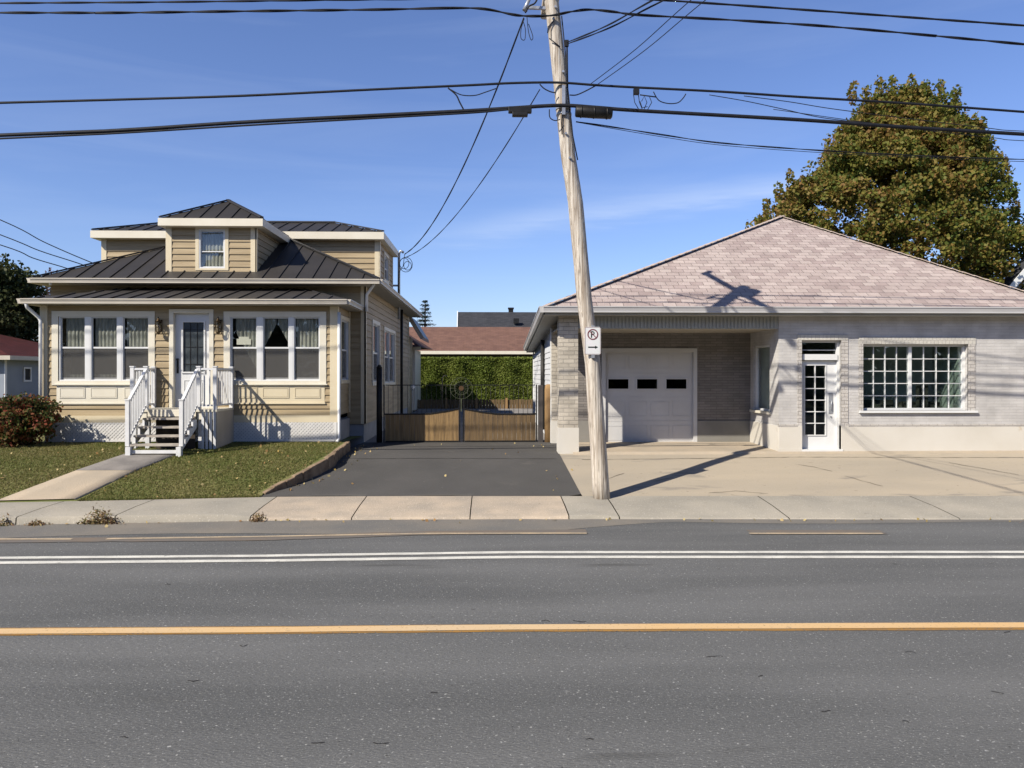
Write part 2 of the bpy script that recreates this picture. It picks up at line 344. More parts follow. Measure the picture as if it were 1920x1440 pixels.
M['black'] = mat('black_metal', (0.018, 0.018, 0.018), 0.45, (0.03, 0.028, 0.026), 8, 3, metal=0.3)
M['rubber'] = mat('black_cable_jacket', (0.008, 0.009, 0.013), 0.65, (0.016, 0.017, 0.022), 5, 4)
M['brass'] = mat('aged_brass', (0.10, 0.065, 0.03), 0.45, (0.05, 0.035, 0.02), 20, 3, metal=0.6)
M['brick'] = brickmat('white_grey_brick', (0.60, 0.58, 0.55), (0.54, 0.52, 0.495), (0.49, 0.47, 0.45), 0.36, 0.068, 0.004, 0.5, noise_amt=0.2)
M['recess_brick'] = brickmat('shade_toned_recess_brick', (0.275, 0.25, 0.225), (0.22, 0.20, 0.18), (0.17, 0.155, 0.14), 0.30, 0.068, 0.006, 0.7, noise_amt=0.2)  # recess shade put into the brick colour, darker than the front brick
M['recess_base'] = mat('shade_toned_recess_render', (0.27, 0.255, 0.225), 0.9, (0.22, 0.21, 0.185), 1.5, 6)  # base colour darkened to carry the shade inside the recess
M['brick_beige'] = brickmat('beige_brick', (0.62, 0.56, 0.46), (0.50, 0.45, 0.37), (0.42, 0.38, 0.32), 0.26, 0.095, 0.008, 0.9, noise_amt=0.30)
M['soldier'] = brickmat('soldier_brick', (0.62, 0.59, 0.52), (0.55, 0.525, 0.465), (0.46, 0.43, 0.39), 0.09, 0.40, 0.006, 0.6, noise_amt=0.12)
M['jamb_brick'] = brickmat('pale_jamb_brick', (0.60, 0.565, 0.515), (0.52, 0.49, 0.45), (0.40, 0.37, 0.34), 0.20, 0.085, 0.007, 0.9, noise_amt=0.15)
M['stucco'] = mat('cream_stucco', (0.70, 0.665, 0.59), 0.9, (0.64, 0.60, 0.52), 0.8, 8, bump=0.25, bscale=50, speck=[(3.0, 0.70, (0.58, 0.50, 0.38))])
M['shingle'] = brickmat('pink_grey_shingles', (0.54, 0.455, 0.415), (0.385, 0.305, 0.285), (0.24, 0.195, 0.18), 0.305, 0.208, 0.007, 1.0, zk=2.05, noise_amt=0.15)
M['shingle_ridge'] = mat('ridge_shingle', (0.56, 0.46, 0.38), 0.9, (0.42, 0.34, 0.30), 5, 4)
M['garage_door'] = mat('garage_door', (0.64, 0.63, 0.61), 0.5, (0.57, 0.56, 0.54), 1.2, 5, bump=0.08, bscale=120)
M['ribbed'] = mat('ribbed_fascia', (0.40, 0.40, 0.36), 0.5, (0.36, 0.36, 0.325), 3, 4)
M['wood_pole'] = mat('weathered_pole_wood', (0.66, 0.60, 0.51), 0.85, (0.33, 0.265, 0.20), 9, 9, bump=1.0, bscale=14, stretch=(2.6, 2.6, 0.10), lo=.40, hi=.64, speck=[(22, 0.58, (0.26, 0.21, 0.16), 1), (40, 0.64, (0.13, 0.10, 0.08), 1), (9, 0.72, (0.16, 0.12, 0.09))])
M['galv'] = mat('galvanised', (0.45, 0.47, 0.5), 0.4, (0.35, 0.36, 0.38), 9, 4, metal=0.5)
M['sign_white'] = mat('sign_white', (0.78, 0.76, 0.76), 0.45, (0.72, 0.74, 0.72), 9, 4)
M['sign_red'] = mat('sign_faded_red', (0.22, 0.055, 0.065), 0.5, (0.15, 0.05, 0.06), 40, 3)
M['sign_green'] = mat('sign_arrow_black', (0.01, 0.022, 0.018), 0.5)
M['gate_wood'] = mat('cedar_boards', (0.205, 0.135, 0.065), 0.75, (0.115, 0.078, 0.042), 4.0, 8, bump=0.5, bscale=20, stretch=(5, 5, 0.4))
M['gate_wood_new'] = mat('fresh_cedar_boards', (0.35, 0.225, 0.10), 0.75, (0.20, 0.13, 0.06), 4.0, 8, bump=0.5, bscale=20, stretch=(5, 5, 0.4))
M['post_wood'] = mat('treated_post', (0.40, 0.25, 0.11), 0.8, (0.27, 0.165, 0.08), 4, 8, bump=0.5, bscale=20, stretch=(5, 5, 0.4))
M['grey_wood'] = mat('grey_post', (0.085, 0.075, 0.07), 0.8, (0.055, 0.048, 0.045), 4, 8, stretch=(5, 5, 0.4))
M['timber'] = mat('edging_stone', (0.36, 0.26, 0.17), 0.9, (0.20, 0.14, 0.09), 5, 8, bump=0.9, bscale=22)
M['brown_roof'] = brickmat('brown_shingles', (0.215, 0.12, 0.09), (0.17, 0.095, 0.075), (0.12, 0.07, 0.06), 0.33, 0.2, 0.006, 0.5, zk=2.2, noise_amt=0.15)
M['grey_roof'] = brickmat('grey_shingles', (0.06, 0.062, 0.07), (0.045, 0.047, 0.055), (0.03, 0.03, 0.035), 0.33, 0.2, 0.006, 0.5, zk=2.2, noise_amt=0.15)
M['red_roof'] = brickmat('red_shingles', (0.085, 0.022, 0.02), (0.065, 0.018, 0.016), (0.10, 0.03, 0.03), 0.33, 0.2, 0.006, 0.5, zk=2.2, noise_amt=0.15)
M['grey_siding'] = mat('grey_blue_wall', (0.30, 0.33, 0.38), 0.7, (0.26, 0.29, 0.34), 2, 4)
M['white_wall'] = mat('white_wall', (0.78, 0.79, 0.80), 0.6, (0.70, 0.71, 0.72), 2, 4)
M['bark'] = mat('bark', (0.12, 0.09, 0.065), 0.95, (0.07, 0.05, 0.04), 6, 8, bump=0.8, bscale=20, stretch=(3, 3, 0.5))
M['maple'] = leafmat('maple_leaves', [(0.07, 0.11, 0.022), (0.165, 0.175, 0.032), (0.24, 0.19, 0.042), (0.27, 0.155, 0.05)], 0.25, 0.35)
M['dark_leaf'] = leafmat('dark_leaves', [(0.02, 0.035, 0.012), (0.05, 0.065, 0.02), (0.09, 0.09, 0.03)], 0.5)
M['red_leaf'] = leafmat('reddish_twigs', [(0.12, 0.06, 0.055), (0.20, 0.11, 0.10)], 0.5)
M['spruce'] = leafmat('spruce_needles', [(0.012, 0.03, 0.03), (0.03, 0.05, 0.04)], 1.0, 0.1)
M['hedge'] = leafmat('cedar_hedge_foliage', [(0.13, 0.18, 0.028), (0.17, 0.215, 0.034), (0.21, 0.24, 0.05)], 0.8)
M['shrub'] = leafmat('red_green_shrub_leaves', [(0.04, 0.08, 0.018), (0.10, 0.12, 0.03), (0.20, 0.10, 0.04), (0.25, 0.06, 0.035)], 2.6)
M['grass'] = leafmat('grass_blades', [(0.125, 0.165, 0.04), (0.21, 0.205, 0.065), (0.31, 0.26, 0.12)], 0.55, 0.35)
M['fallen'] = leafmat('fallen_leaves', [(0.45, 0.32, 0.10), (0.55, 0.45, 0.22), (0.35, 0.20, 0.08)], 3.0, 0.2)
M['weed'] = leafmat('dry_weeds', [(0.20, 0.11, 0.06), (0.30, 0.20, 0.10), (0.18, 0.17, 0.06)], 5.0, 0.2)

# ---------------- shared builders ----------------
def cells(u0, u1, v0, v1, holes):
    us = sorted({u0, u1, *[min(max(h[i], u0), u1) for h in holes for i in (0, 1)]})
    vs = sorted({v0, v1, *[min(max(h[i], v0), v1) for h in holes for i in (2, 3)]})
    for a, b in zip(us, us[1:]):
        for c, d in zip(vs, vs[1:]):
            if b - a < 1e-5 or d - c < 1e-5: continue
            mu, mv = (a + b) / 2, (c + d) / 2
            if any(h[0] < mu < h[1] and h[2] < mv < h[3] for h in holes): continue
            yield a, b, c, d
def wall(mb, fr, u0, u1, v0, v1, holes=(), depth=0.2):
    for a, b, c, d in cells(u0, u1, v0, v1, holes):
        mb.quad(fr.p(a, c, 0), fr.p(b, c, 0), fr.p(b, d, 0), fr.p(a, d, 0))
    for h in holes:
        a, b, c, d = h
        for (p, q) in (((a, c), (b, c)), ((b, c), (b, d)), ((b, d), (a, d)), ((a, d), (a, c))):
            mb.quad(fr.p(p[0], p[1], 0), fr.p(q[0], q[1], 0), fr.p(q[0], q[1], -depth), fr.p(p[0], p[1], -depth))
def siding(mb, fr, u0, u1, v0, v1, holes=(), pitch=0.162, lip=0.024, v_of=None):
    n = int(math.ceil((v1 - v0) / pitch)); k = 0
    for k in range(n):
        a = v0 + k * pitch; b = min(a + pitch, v1)
        cuts = sorted({a, b, *[min(max(h[i], a), b) for h in holes for i in (2, 3)]})
        for c, d in zip(cuts, cuts[1:]):
            if d - c < 1e-4: continue
            nc = lip * (1 - (c - a) / pitch); nd = lip * (1 - (d - a) / pitch)
            hs = [h for h in holes if h[2] < (c + d) / 2 < h[3]]
            us = sorted({u0, u1, *[min(max(h[i], u0), u1) for h in hs for i in (0, 1)]})
            for p, q in zip(us, us[1:]):
                if q - p < 1e-4 or any(h[0] < (p + q) / 2 < h[1] for h in hs): continue
                mb.quad(fr.p(p, c, nc), fr.p(q, c, nc), fr.p(q, d, nd), fr.p(p, d, nd))
                if abs(c - a) < 1e-6: mb.quad(fr.p(p, c, 0), fr.p(q, c, 0), fr.p(q, c, nc), fr.p(p, c, nc))
def casing(mb, fr, a, b, c, d, w, n0, n1, wt=None, wb=None):
    wt = w if wt is None else wt; wb = w if wb is None else wb
    if wb: mb.fbox(fr, a, b, c, c + wb, n0, n1)
    if wt: mb.fbox(fr, a, b, d - wt, d, n0, n1)
    mb.fbox(fr, a, a + w, c + wb, d - wt, n0, n1); mb.fbox(fr, b - w, b, c + wb, d - wt, n0, n1)
def roof_plane(mb, pts, up, spacing=0.42, rib=0.028, ribs=True, thick=0.05, phase=0.0):
    """convex polygon with standing seams running up the slope; first edge = eave"""
    p = [Vector(q) for q in pts]; nrm = (p[1] - p[0]).cross(p[2] - p[0]).normalized()
    if nrm.z < 0: nrm = -nrm
    mb.prism(p, -nrm * thick)
    if not ribs: return
    e = (p[1] - p[0]).normalized(); up = Vector(up); up = (up - nrm * up.dot(nrm)).normalized(); e = up.cross(nrm).normalized()
    us = [(q - p[0]).dot(e) for q in p]; u = min(us) + spacing * (0.5 + phase)
    while u < max(us) - 0.02:
        hits = []
        for i in range(len(p)):
            a, b = p[i], p[(i + 1) % len(p)]; ua, ub = us[i], us[(i + 1) % len(p)]
            if (ua - u) * (ub - u) < 0: hits.append(a + (b - a) * ((u - ua) / (ub - ua)))
        if len(hits) == 2 and (hits[0] - hits[1]).length > 0.05:
            a, b = hits; mb.beam(a + nrm * (rib * .5), b + nrm * (rib * .5), 0.022, rib, up=nrm)
        u += spacing
def leaves(name, pts, size, m, parent=None, aspect=0.8, upbias=0.0, org=None, rng=RNG, kind=None):
    pts = np.asarray(pts, dtype=np.float64); n = len(pts)
    a = rng.normal(size=(n, 3)); a[:, 2] += upbias; a /= np.linalg.norm(a, axis=1)[:, None]
    b = rng.normal(size=(n, 3)); b -= (b * a).sum(1)[:, None] * a; b /= np.linalg.norm(b, axis=1)[:, None]
    s = (size * rng.uniform(0.6, 1.35, n))[:, None]
    V = np.empty((n, 4, 3)); V[:, 0] = pts - a * s * .5; V[:, 1] = pts + b * s * .5 * aspect + a * s * .05
    V[:, 2] = pts + a * s * .5; V[:, 3] = pts - b * s * .5 * aspect + a * s * .05
    V = V.reshape(-1, 3)
    if parent is not None: og = np.array(ORG[parent.name])
    else: og = np.array([V[:, 0].mean(), V[:, 1].mean(), V[:, 2].min()])
    me = bpy.data.meshes.new(name); me.vertices.add(n * 4); me.loops.add(n * 4); me.polygons.add(n)
    me.vertices.foreach_set('co', (V - og).astype(np.float32).ravel()); me.loops.foreach_set('vertex_index', np.arange(n * 4, dtype=np.int32))
    me.polygons.foreach_set('loop_start', np.arange(0, n * 4, 4, dtype=np.int32)); me.polygons.foreach_set('loop_total', np.full(n, 4, dtype=np.int32))
    me.materials.append(m); me.update(calc_edges=True); me.validate()
    o = bpy.data.objects.new(name, me); COL.objects.link(o)
    if parent is not None: o.parent = parent
    else: o.location = og
    ORG[o.name] = Vector(og)
    return o
def clumps(centres, rad, per, rng=RNG, squash=0.75):
    C = np.asarray(centres); n = len(C); d = rng.normal(size=(n, per, 3)); d /= np.linalg.norm(d, axis=2)[:, :, None]
    r = np.asarray(rad).reshape(-1, 1, 1) * rng.uniform(0.25, 1.0, (n, per, 1)) ** 0.5; d[:, :, 2] *= squash
    return (C[:, None, :] + d * r).reshape(-1, 3)

# ---------------- ground shapes ----------------
KERB = [(-900, 990), (0, 985), (250, 981), (500, 977), (760, 975), (1000, 974), (1450, 974.5), (1920, 975), (2900, 975)]
BACK = [(-900, 950), (0, 942), (250, 937), (500, 931.5), (760, 930), (1050, 930), (1450, 930), (1920, 930), (2900, 930)]
kp = [G(a, b, 0) for a, b in KERB]; bp_ = [G(a, b, 0.15) for a, b in BACK]
kx, ky = [p.x for p in kp], [p.y for p in kp]; bx, by = [p.x for p in bp_], [p.y for p in bp_]
def kerbY(x): return interp(x, kx, ky)
def backY(x): return interp(x, bx, by)
def zlawn(x, y): return interp(y - backY(x), [-2, 0, 0.8, 2.2, 4.2, 8, 30, 400], [0.15, 0.15, 0.40, 0.67, 0.79, 0.82, 1.0, 1.0])
def zlot(x, y): return interp(y - backY(x), [-2, 0, 3.5, 5.8, 22, 30, 400], [0.15, 0.15, 0.555, 0.636, 0.83, 1.0, 1.0])
def hit(px, py, fn):
    d = ray(px, py); y = 3.0 if fn(0, 5) == 0 else 9.0
    while y < 80:
        t = y / d[1]; x = d[0] * t; z = H + d[2] * t
        if z <= fn(x, y): break
        y += 0.01
    return Vector((x, y, fn(x, y)))
def grid(name, rows, m, thick=None, kindname='structure'):
    mb = MB(); n = len(rows[0])
    for r in rows:
        for p in r: mb.v.append(tuple(p))
    for i in range(len(rows) - 1):
        for j in range(n - 1):
            mb.f.append([i * n + j, i * n + j + 1, (i + 1) * n + j + 1, (i + 1) * n + j]); mb.sm.append(True); mb.mi.append(0)
    o = mb.build(name, m, recalc=False); return struct(o, kindname)

xs = [-160, -80, -40] + [x * 1.0 for x in range(-25, 26)] + [40, 80, 160]
# base ground under everything, to the horizon
rows = []
for Y in [-300, -60, -20, 8, 12.0, 13.0, 14.3, 15, 16.4, 18, 20, 26, 36, 45, 80, 200, 900]:
    xx = [-900] + xs + [900]
    rows.append([(x, Y, (-0.12 if Y < 13 else min(zlot(x, Y), zlawn(x, Y)) - 0.13)) for x in xx])
grid('ground', rows, M['far_ground'])
# road
rows = []
for f in [0, 0.25, 0.5, 0.75, 1.0]:
    rows.append([(x, -14 + (kerbY(x) + 0.03 + 14) * f, 0.0) for x in xs])
grid('road', rows, M['asphalt'])
grid('gutter_strip', [[(x, kerbY(x) - 1.0 + 0.1 * math.sin(x * .9) + (0.0 if x < 1 else min(.75, (x - 1) * .4)), 0.004) for x in [q * .5 for q in range(-60, 80)]],
                      [(x, kerbY(x) + 0.02, 0.004) for x in [q * .5 for q in range(-60, 80)]]], M['edge_asphalt'])
def stripe(name, pts, wd, m, z, edge_noise=0.0):
    """painted stripe through picture-measured ground points"""
    g = [G(a, b, 0) for a, b in pts]; gx = [p.x for p in g]; gy = [p.y for p in g]
    n = max(2, int((gx[-1] - gx[0]) / 0.25)); X = np.linspace(gx[0], gx[-1], n)
    rn = random.Random(len(pts) * 7 + int(wd * 1000))
    a = [(x, interp(x, gx, gy) - wd / 2 + rn.uniform(-1, 1) * edge_noise, z) for x in X]; b = [(x, interp(x, gx, gy) + wd / 2 + rn.uniform(-1, 1) * edge_noise, z) for x in X]
    return grid(name, [a, b], m)
stripe('yellow_line_underlay', [(-900, 1188), (0, 1185), (500, 1182), (960, 1178), (1920, 1174.5), (2900, 1171)], 0.215, M['old_yellow'], 0.004, 0.006)
stripe('yellow_line', [(-900, 1188), (0, 1185), (500, 1182), (960, 1177), (1920, 1173), (2900, 1170)], 0.15, M['yellow_line'], 0.008, 0.003)
stripe('white_line', [(-900, 1054), (0, 1046.6), (500, 1042.6), (960, 1036), (1920, 1035.5), (2900, 1036)], 0.125, M['white_line'], 0.006, 0.004)
stripe('white_line', [(-900, 1063), (0, 1055.7), (500, 1051.8), (960, 1045), (1920, 1045), (2900, 1046)], 0.135, M['white_line'], 0.006, 0.004)
stripe('worn_line_underlay', [(-700, 1018), (0, 1014), (500, 1010), (800, 1000), (1100, 997)], 0.30, M['worn_brown'], 0.008, 0.02)
stripe('worn_yellow_line', [(-700, 1016), (0, 1012), (135, 1012)], 0.085, M['pale_yellow'], 0.012, 0.006)
stripe('worn_yellow_line', [(200, 1011.5), (500, 1007), (800, 1001.5), (1100, 1001)], 0.085, M['pale_yellow'], 0.012, 0.006)
stripe('worn_line_underlay', [(1405, 998), (1655, 998)], 0.30, M['worn_brown'], 0.008, 0.02)
stripe('worn_yellow_line', [(1405, 1001.5), (1655, 1001.5)], 0.085, M['pale_yellow'], 0.012, 0.006)

# sidewalk slabs
jx = [PX(a, 14.1) for a in (-420, -240, -60, 135, 294, 515, 685, 885, 1052, 1137, 1420, 1700, 1960, 2250)]
jx = [-40, -34, -28, -22, -18] + [j for j in jx if j > -16] + [18, 24, 30, 40]
jx = sorted(jx)
xa, xb = PX(515, 14.1), PX(1052, 14.1)
def kerb_h(x): return interp(x, [xa - 0.6, xa + 0.4, xb - .3, xb + 0.3, xb + 1.0, xb + 3], [0.125, 0.045, 0.045, 0.085, 0.03, 0.025])
for i in range(len(jx) - 1):
    a, b = jx[i] + 0.009, jx[i + 1] - 0.009
    if b < -20 or a > 26: continue
    n = 6; X = np.linspace(a, b, n); mb = MB(); rn = random.Random(i)
    rows = [[], [], [], [], []]
    for k, x in enumerate(X):
        kh = kerb_h(x); ky_, by_ = kerbY(x), backY(x); j = rn.uniform(-.02, .02) if 0 < k < n - 1 else 0
        rows[0].append((x, ky_ + j, -0.05)); rows[1].append((x, ky_ + 0.02 + j, kh - 0.015)); rows[2].append((x, ky_ + 0.07 + j * .5, kh))
        rows[3].append((x, ky_ + (by_ - ky_) * .5, (kh + .15) / 2 + 0.01)); rows[4].append((x, by_, 0.15))
    o = grid('sidewalk', rows, M['side_pink'] if (a > xa - .3 and b < xb + .3) else M['side'])

# driveway, lot, lawn
dr0, dr1 = hit(1092, 931, zlot), hit(1046, 848, zlot)
def driveR(y): return dr0.x + (dr1.x - dr0.x) * (y - dr0.y) / (dr1.y - dr0.y) if y < dr1.y else dr1.x + 0.25 * min(1, (y - dr1.y))
RW = [hit(a, b, zlawn) for a, b in ((494, 924), (512, 914), (535, 902), (565, 886), (598, 868), (622, 852), (640, 838), (652, 829))]
rwx, rwy = [p.x for p in RW], [p.y for p in RW]
def driveL(y): return interp(y, rwy + [19, 20, 40], rwx + [-3.45, -3.3, -3.3])
Ys = [13.3, 13.8, 14.05, 14.4, 15, 15.6, 16.2, 16.8, 17.4, 17.8, 18.4, 19, 20]
rows = []
for Y in Ys:
    l, r = driveL(Y), driveR(Y); row = []
    for k in range(13):
        x = l + (r - l) * k / 12; y = max(Y, backY(x)); row.append((x, y, zlot(x, y) + 0.004))
    rows.append(row)
grid('driveway', rows, M['drive'])
rows = []
for Y in [13.8, 14.2, 15, 16, 17, 17.8, 18.4, 19, 19.9]:
    r = driveR(Y); X = [r + (60 - r) * (k / 30.0) ** 2 for k in range(31)]
    rows.append([(x, max(Y, backY(x)), zlot(x, max(Y, backY(x)))) for x in X])
grid('concrete_lot', rows, M['lot'])
rows = []
for Y in [20, 23, 26, 30, 36, 40]:
    rows.append([(x, Y, zlot(x, Y)) for x in np.linspace(-3.3, 2.4, 6)])
grid('yard', rows, M['yard'])
rows = []
for k in range(26):
    d = 7.0 * (k / 25.0) ** 1.2
    row = []
    for j in range(61):
        f = (j / 60.0); xr = driveL(14.2 + d); x = -46 + (xr + 46) * (1 - (1 - f) ** 2); y = backY(x) + d - 0.02
        row.append((x, y, zlawn(x, y)))
    rows.append(row)
grid('lawn', rows, M['soil'])
# path: four corners measured on the lawn
def pathsheet(name, L0, R0, L1, R1, m, n=10, up=0.03):
    rows = []
    for i in range(n + 1):
        f = i / n; a = (L0[0] + (L1[0] - L0[0]) * f, L0[1] + (L1[1] - L0[1]) * f); b = (R0[0] + (R1[0] - R0[0]) * f, R0[1] + (R1[1] - R0[1]) * f)
        A, B = hit(*a, zlawn), hit(*b, zlawn)
        row = []
        for k in range(5):
            q = A.lerp(B, k / 4); row.append((q.x, q.y, zlawn(q.x, q.y) + up))
        rows.append([(row[0][0], row[0][1], row[0][2] - .08)] + row + [(row[-1][0], row[-1][1], row[-1][2] - .08)])
    return grid(name, rows, m)
pathsheet('path', (-8, 942), (140, 938.5), (142, 885), (252, 885), M['path'])
pathsheet('path', (142, 884.6), (252, 884.6), (238, 852), (335, 852), M['path_grey'])

# lawn grass and fallen leaves
def in_path(px, py):
    if py > 885: f = (942 - py) / 57; l = -8 + 150 * f; r = 140 + 112 * f
    elif py > 850: f = (885 - py) / 33; l = 142 + 96 * f; r = 252 + 83 * f
    else: return False
    return l < px < r
def to_px(x, y, z):
    dx, dy, dz = x, y, z - H; f = sT * dx + cT * dy; r = cT * dx - sT * dy
    return 960 + F * r / f, HOR - F * dz / f
gp = []; fl = []
rg = random.Random(5)
while len(gp) < 75000:
    y = rg.uniform(13.2, 18.3); x = rg.uniform(-14.5, driveL(y) - 0.1)
    if y < backY(x) - 0.04: continue
    z = zlawn(x, y); a, b = to_px(x, y, z)
    if a < -90 or in_path(a, b): continue
    gp.append((x, y, z + 0.012))
    if len(fl) < 170 and rg.random() < 0.0032: fl.append((x, y, z + 0.035))
for k in range(70):     # a few more blown against the kerb, the edging and the drive
    a = rg.uniform(-14, 9); y = kerbY(a) - abs(rg.gauss(0, .12)); fl.append((a, y, .02))
for k in range(40):
    y = rg.uniform(14.6, 19.5); a = driveL(y) + .12 + abs(rg.gauss(0, .25)); fl.append((a, y, zlot(a, y) + .02))
for k in range(25): a = rg.uniform(-3, 2.5); y = rg.uniform(14.5, 19.8); fl.append((a, y, zlot(a, y) + .02))
g = np.array(gp)
tf = []
for k in range(5200):
    a = rg.uniform(-14.5, RW[0].x); y = backY(a) + abs(rg.gauss(0, .05)) - .035; z = zlawn(a, y)
    u_, v_ = to_px(a, y, z)
    if not in_path(u_, min(v_, 941.5)): tf.append((a, y, z + rg.uniform(.0, .035)))
g = np.vstack([g, np.array(tf)])
o = leaves('grass', g, 0.045, M['grass'], aspect=0.3, upbias=1.2); struct(o, 'stuff')
fr_ = leaves('fallen_leaves', fl, 0.052, M['fallen'], aspect=0.9); struct(fr_, 'stuff')

# stone edging between lawn and driveway
mb = MB(); rn = random.Random(3)
for i in range(len(RW) - 1):
    a, b = RW[i], RW[i + 1]; n = max(1, int((b - a).length / 0.24))
    for k in range(n):
        p, q = a.lerp(b, (k + .01) / n), a.lerp(b, (k + .99) / n)
        h = rn.uniform(0.0, 0.025); zt = (p.z + q.z) / 2 + h
        for lay in range(1):
            z1 = zt; z0 = min(z1 - .1, zlot(p.x, p.y) - .03)
            zh = max(.12, z1 - z0); mb.beam((p.x + rn.uniform(-.012, .012), p.y, p.z + h - zh / 2), (q.x + rn.uniform(-.012, .012), q.y, q.z + h - zh / 2), 0.11 + rn.uniform(-.015, .015), zh)
tag(mb.build('stone_edging', M['timber'], bevel=0.02), 'low brown stone edging between the lawn and the driveway', 'edging')

# ================= LEFT HOUSE =================
YP = 18.4; YM = 20.0
fp = front(YP)
def ux(px): return PX(px, YP)
def vz(py): return PZ(400, py, YP)
house = thing('bungalow_house', (ux(365), YM, 0.75), 'tan clapboard bungalow with charcoal metal roof, front dormer and glazed porch, left of the driveway', 'house')
XPL, XPR = ux(84), ux(632)
XML, XMR = PX(95, YM), PX(684, YM)
zpt = vz(574)                                   # top of porch wall
G1 = (ux(98), ux(291), vz(722), vz(584)); G2 = (ux(420), ux(612), vz(722), vz(584)); D1 = (ux(318), ux(401), vz(769), vz(580))
P1 = (ux(107), ux(291), vz(756), vz(722)); P2 = (ux(420), ux(609), vz(756), vz(722))
mb = MB(); siding(mb, fp, XPL, XPR, vz(779), zpt, [G1, G2, D1, P1, P2])
fpr = sideR(XPR); wy0, wy1 = PXS(640, XPR), PXS(650, XPR)
SW = (wy0 - .15, wy1 + .2, vz(716), vz(592))
siding(mb, fpr, YP, YM, vz(779), zpt, [SW])
fpl = sideL(XPL); siding(mb, fpl, YP, YM, vz(779), zpt)
mb.build('porch_siding', M['siding'], house)
# main walls
fm = front(YM); zme = 4.78
mb = MB(); siding(mb, fm, XML, XMR, 1.12, zme - 0.02, [(XPL + .05, XPR - .05, 0, 4.0)])
fs = sideR(XMR); YB_ = 30.6
sw1 = (PXS(697, XMR), PXS(710, XMR), 2.15, 3.85); sw2 = (PXS(719, XMR), PXS(739, XMR), 2.1, 3.8)
siding(mb, fs, YM, YB_, 1.12, zme - 0.02, [sw1, sw2])
fl_ = sideL(XML); siding(mb, fl_, YM, YB_, 1.12, zme - 0.02)
mb.build('wall_siding', M['siding'], house)
mb = MB(); mb.box(XML + .03, XMR - .03, YM + .04, YB_, 0.3, 1.12); mb.box(XPL + .04, XPR - .04, YP + .12, YM + .03, 0.3, vz(790))
mb.build('foundation', M['foundation'], house)
# cream boards on porch
mb = MB()
mb.fbox(fp, XPL, XPR + .01, vz(792), vz(779), -.02, .035)
mb.fbox(fp, ux(76), ux(90), vz(779), zpt, -.02, .03); mb.fbox(fp, ux(619), XPR, vz(779), zpt, -.02, .03)
mb.fbox(fpr, YP - .03, YP + .10, vz(779), zpt, -.01, .03); mb.fbox(fpr, YM - .12, YM - .01, vz(779), zpt, -.01, .03)
mb.fbox(fm, XMR - .10, XMR + .03, 1.12, zme - .03, -.01, .03); mb.fbox(fs, YM - .03, YM + .10, 1.12, zme - .03, -.01, .03)
mb.fbox(fs, YB_ - .1, YB_, 1.12, zme - .03, -.01, .03)
mb.build_each('corner_board', M['cream'], house)
# panels under windows
for (a, b, c, d), px in ((P1, (115, 158, 173, 218, 236, 280)), (P2, (435, 481, 495, 540, 555, 599))):
    mb = MB(); mb.fbox(fp, a, b, c, d - .001, -.02, .022)
    mb.fbox(fp, a - .02, b + .02, c - .02, c + .015, .0, .045)
    for k in range(3):
        u0, u1 = ux(px[2 * k]), ux(px[2 * k + 1]); v0, v1 = vz(744), vz(729)
        mb.fbox(fp, u0, u1, v0, v1, .022, .03); casing(mb, fp, u0 - .03, u1 + .03, v0 - .03, v1 + .03, .02, .022, .034)
    mb.build('window_panel', M['cream_light'] if px[0] < 200 else M['cream'], house)

def curtain(mb, fr, u0, u1, v0, v1, n, amp=0.012, wl=0.09, shape=None, ph=0.0):
    m_ = max(6, int((u1 - u0) / 0.015)); top = []; bot = []
    for i in range(m_ + 1):
        u = u0 + (u1 - u0) * i / m_; nn = n + amp * math.sin(2 * math.pi * u / wl + ph) + amp * .5 * math.sin(2 * math.pi * u / (wl * .43))
        vb = v0 if shape is None else shape(i / m_)
        top.append(fr.p(u, v1, nn)); bot.append(fr.p(u, vb, nn * 1.0))
    b = len(mb.v); mb.v += [tuple(p) for p in top + bot]
    for i in range(m_): mb.f.append([b + i, b + i + 1, b + m_ + 1 + i + 1, b + m_ + 1 + i]); mb.sm.append(True); mb.mi.append(0)

def dhung(fr, a, b, c, d, mid, parent, nin=-.05, gm='glass', pane_pad=.045):
    """double-hung sash pair: a..b, c..d outer, mid rail height"""
    mb = MB(); casing(mb, fr, a, b, c, d, .026, nin - .01, nin + .06)
    casing(mb, fr, a + .026, b - .026, mid - .02, d - .026, .022, nin, nin + .028, wb=.04)
    casing(mb, fr, a + .026, b - .026, c + .026, mid + .0, .022, nin - .02, nin + .012, wt=.03, wb=.05)
    f = mb.build('window_frame', M['white'], parent)
    mb = MB(); mb.fbox(fr, a + .045, b - .045, mid + .015, d - .045, nin + .008, nin + .012); mb.fbox(fr, a + .045, b - .045, c + .045, mid - .02, nin - .01, nin - .006)
    mb.build_each('pane', M[gm], parent)
    mb = MB(); mb.quad(fr.p(a + .04, c + .04, nin + .016), fr.p(b - .04, c + .04, nin + .016), fr.p(b - .04, mid - .01, nin + .016), fr.p(a + .04, mid - .01, nin + .016)); mb.build('screen', M['screen'], parent)
    return f
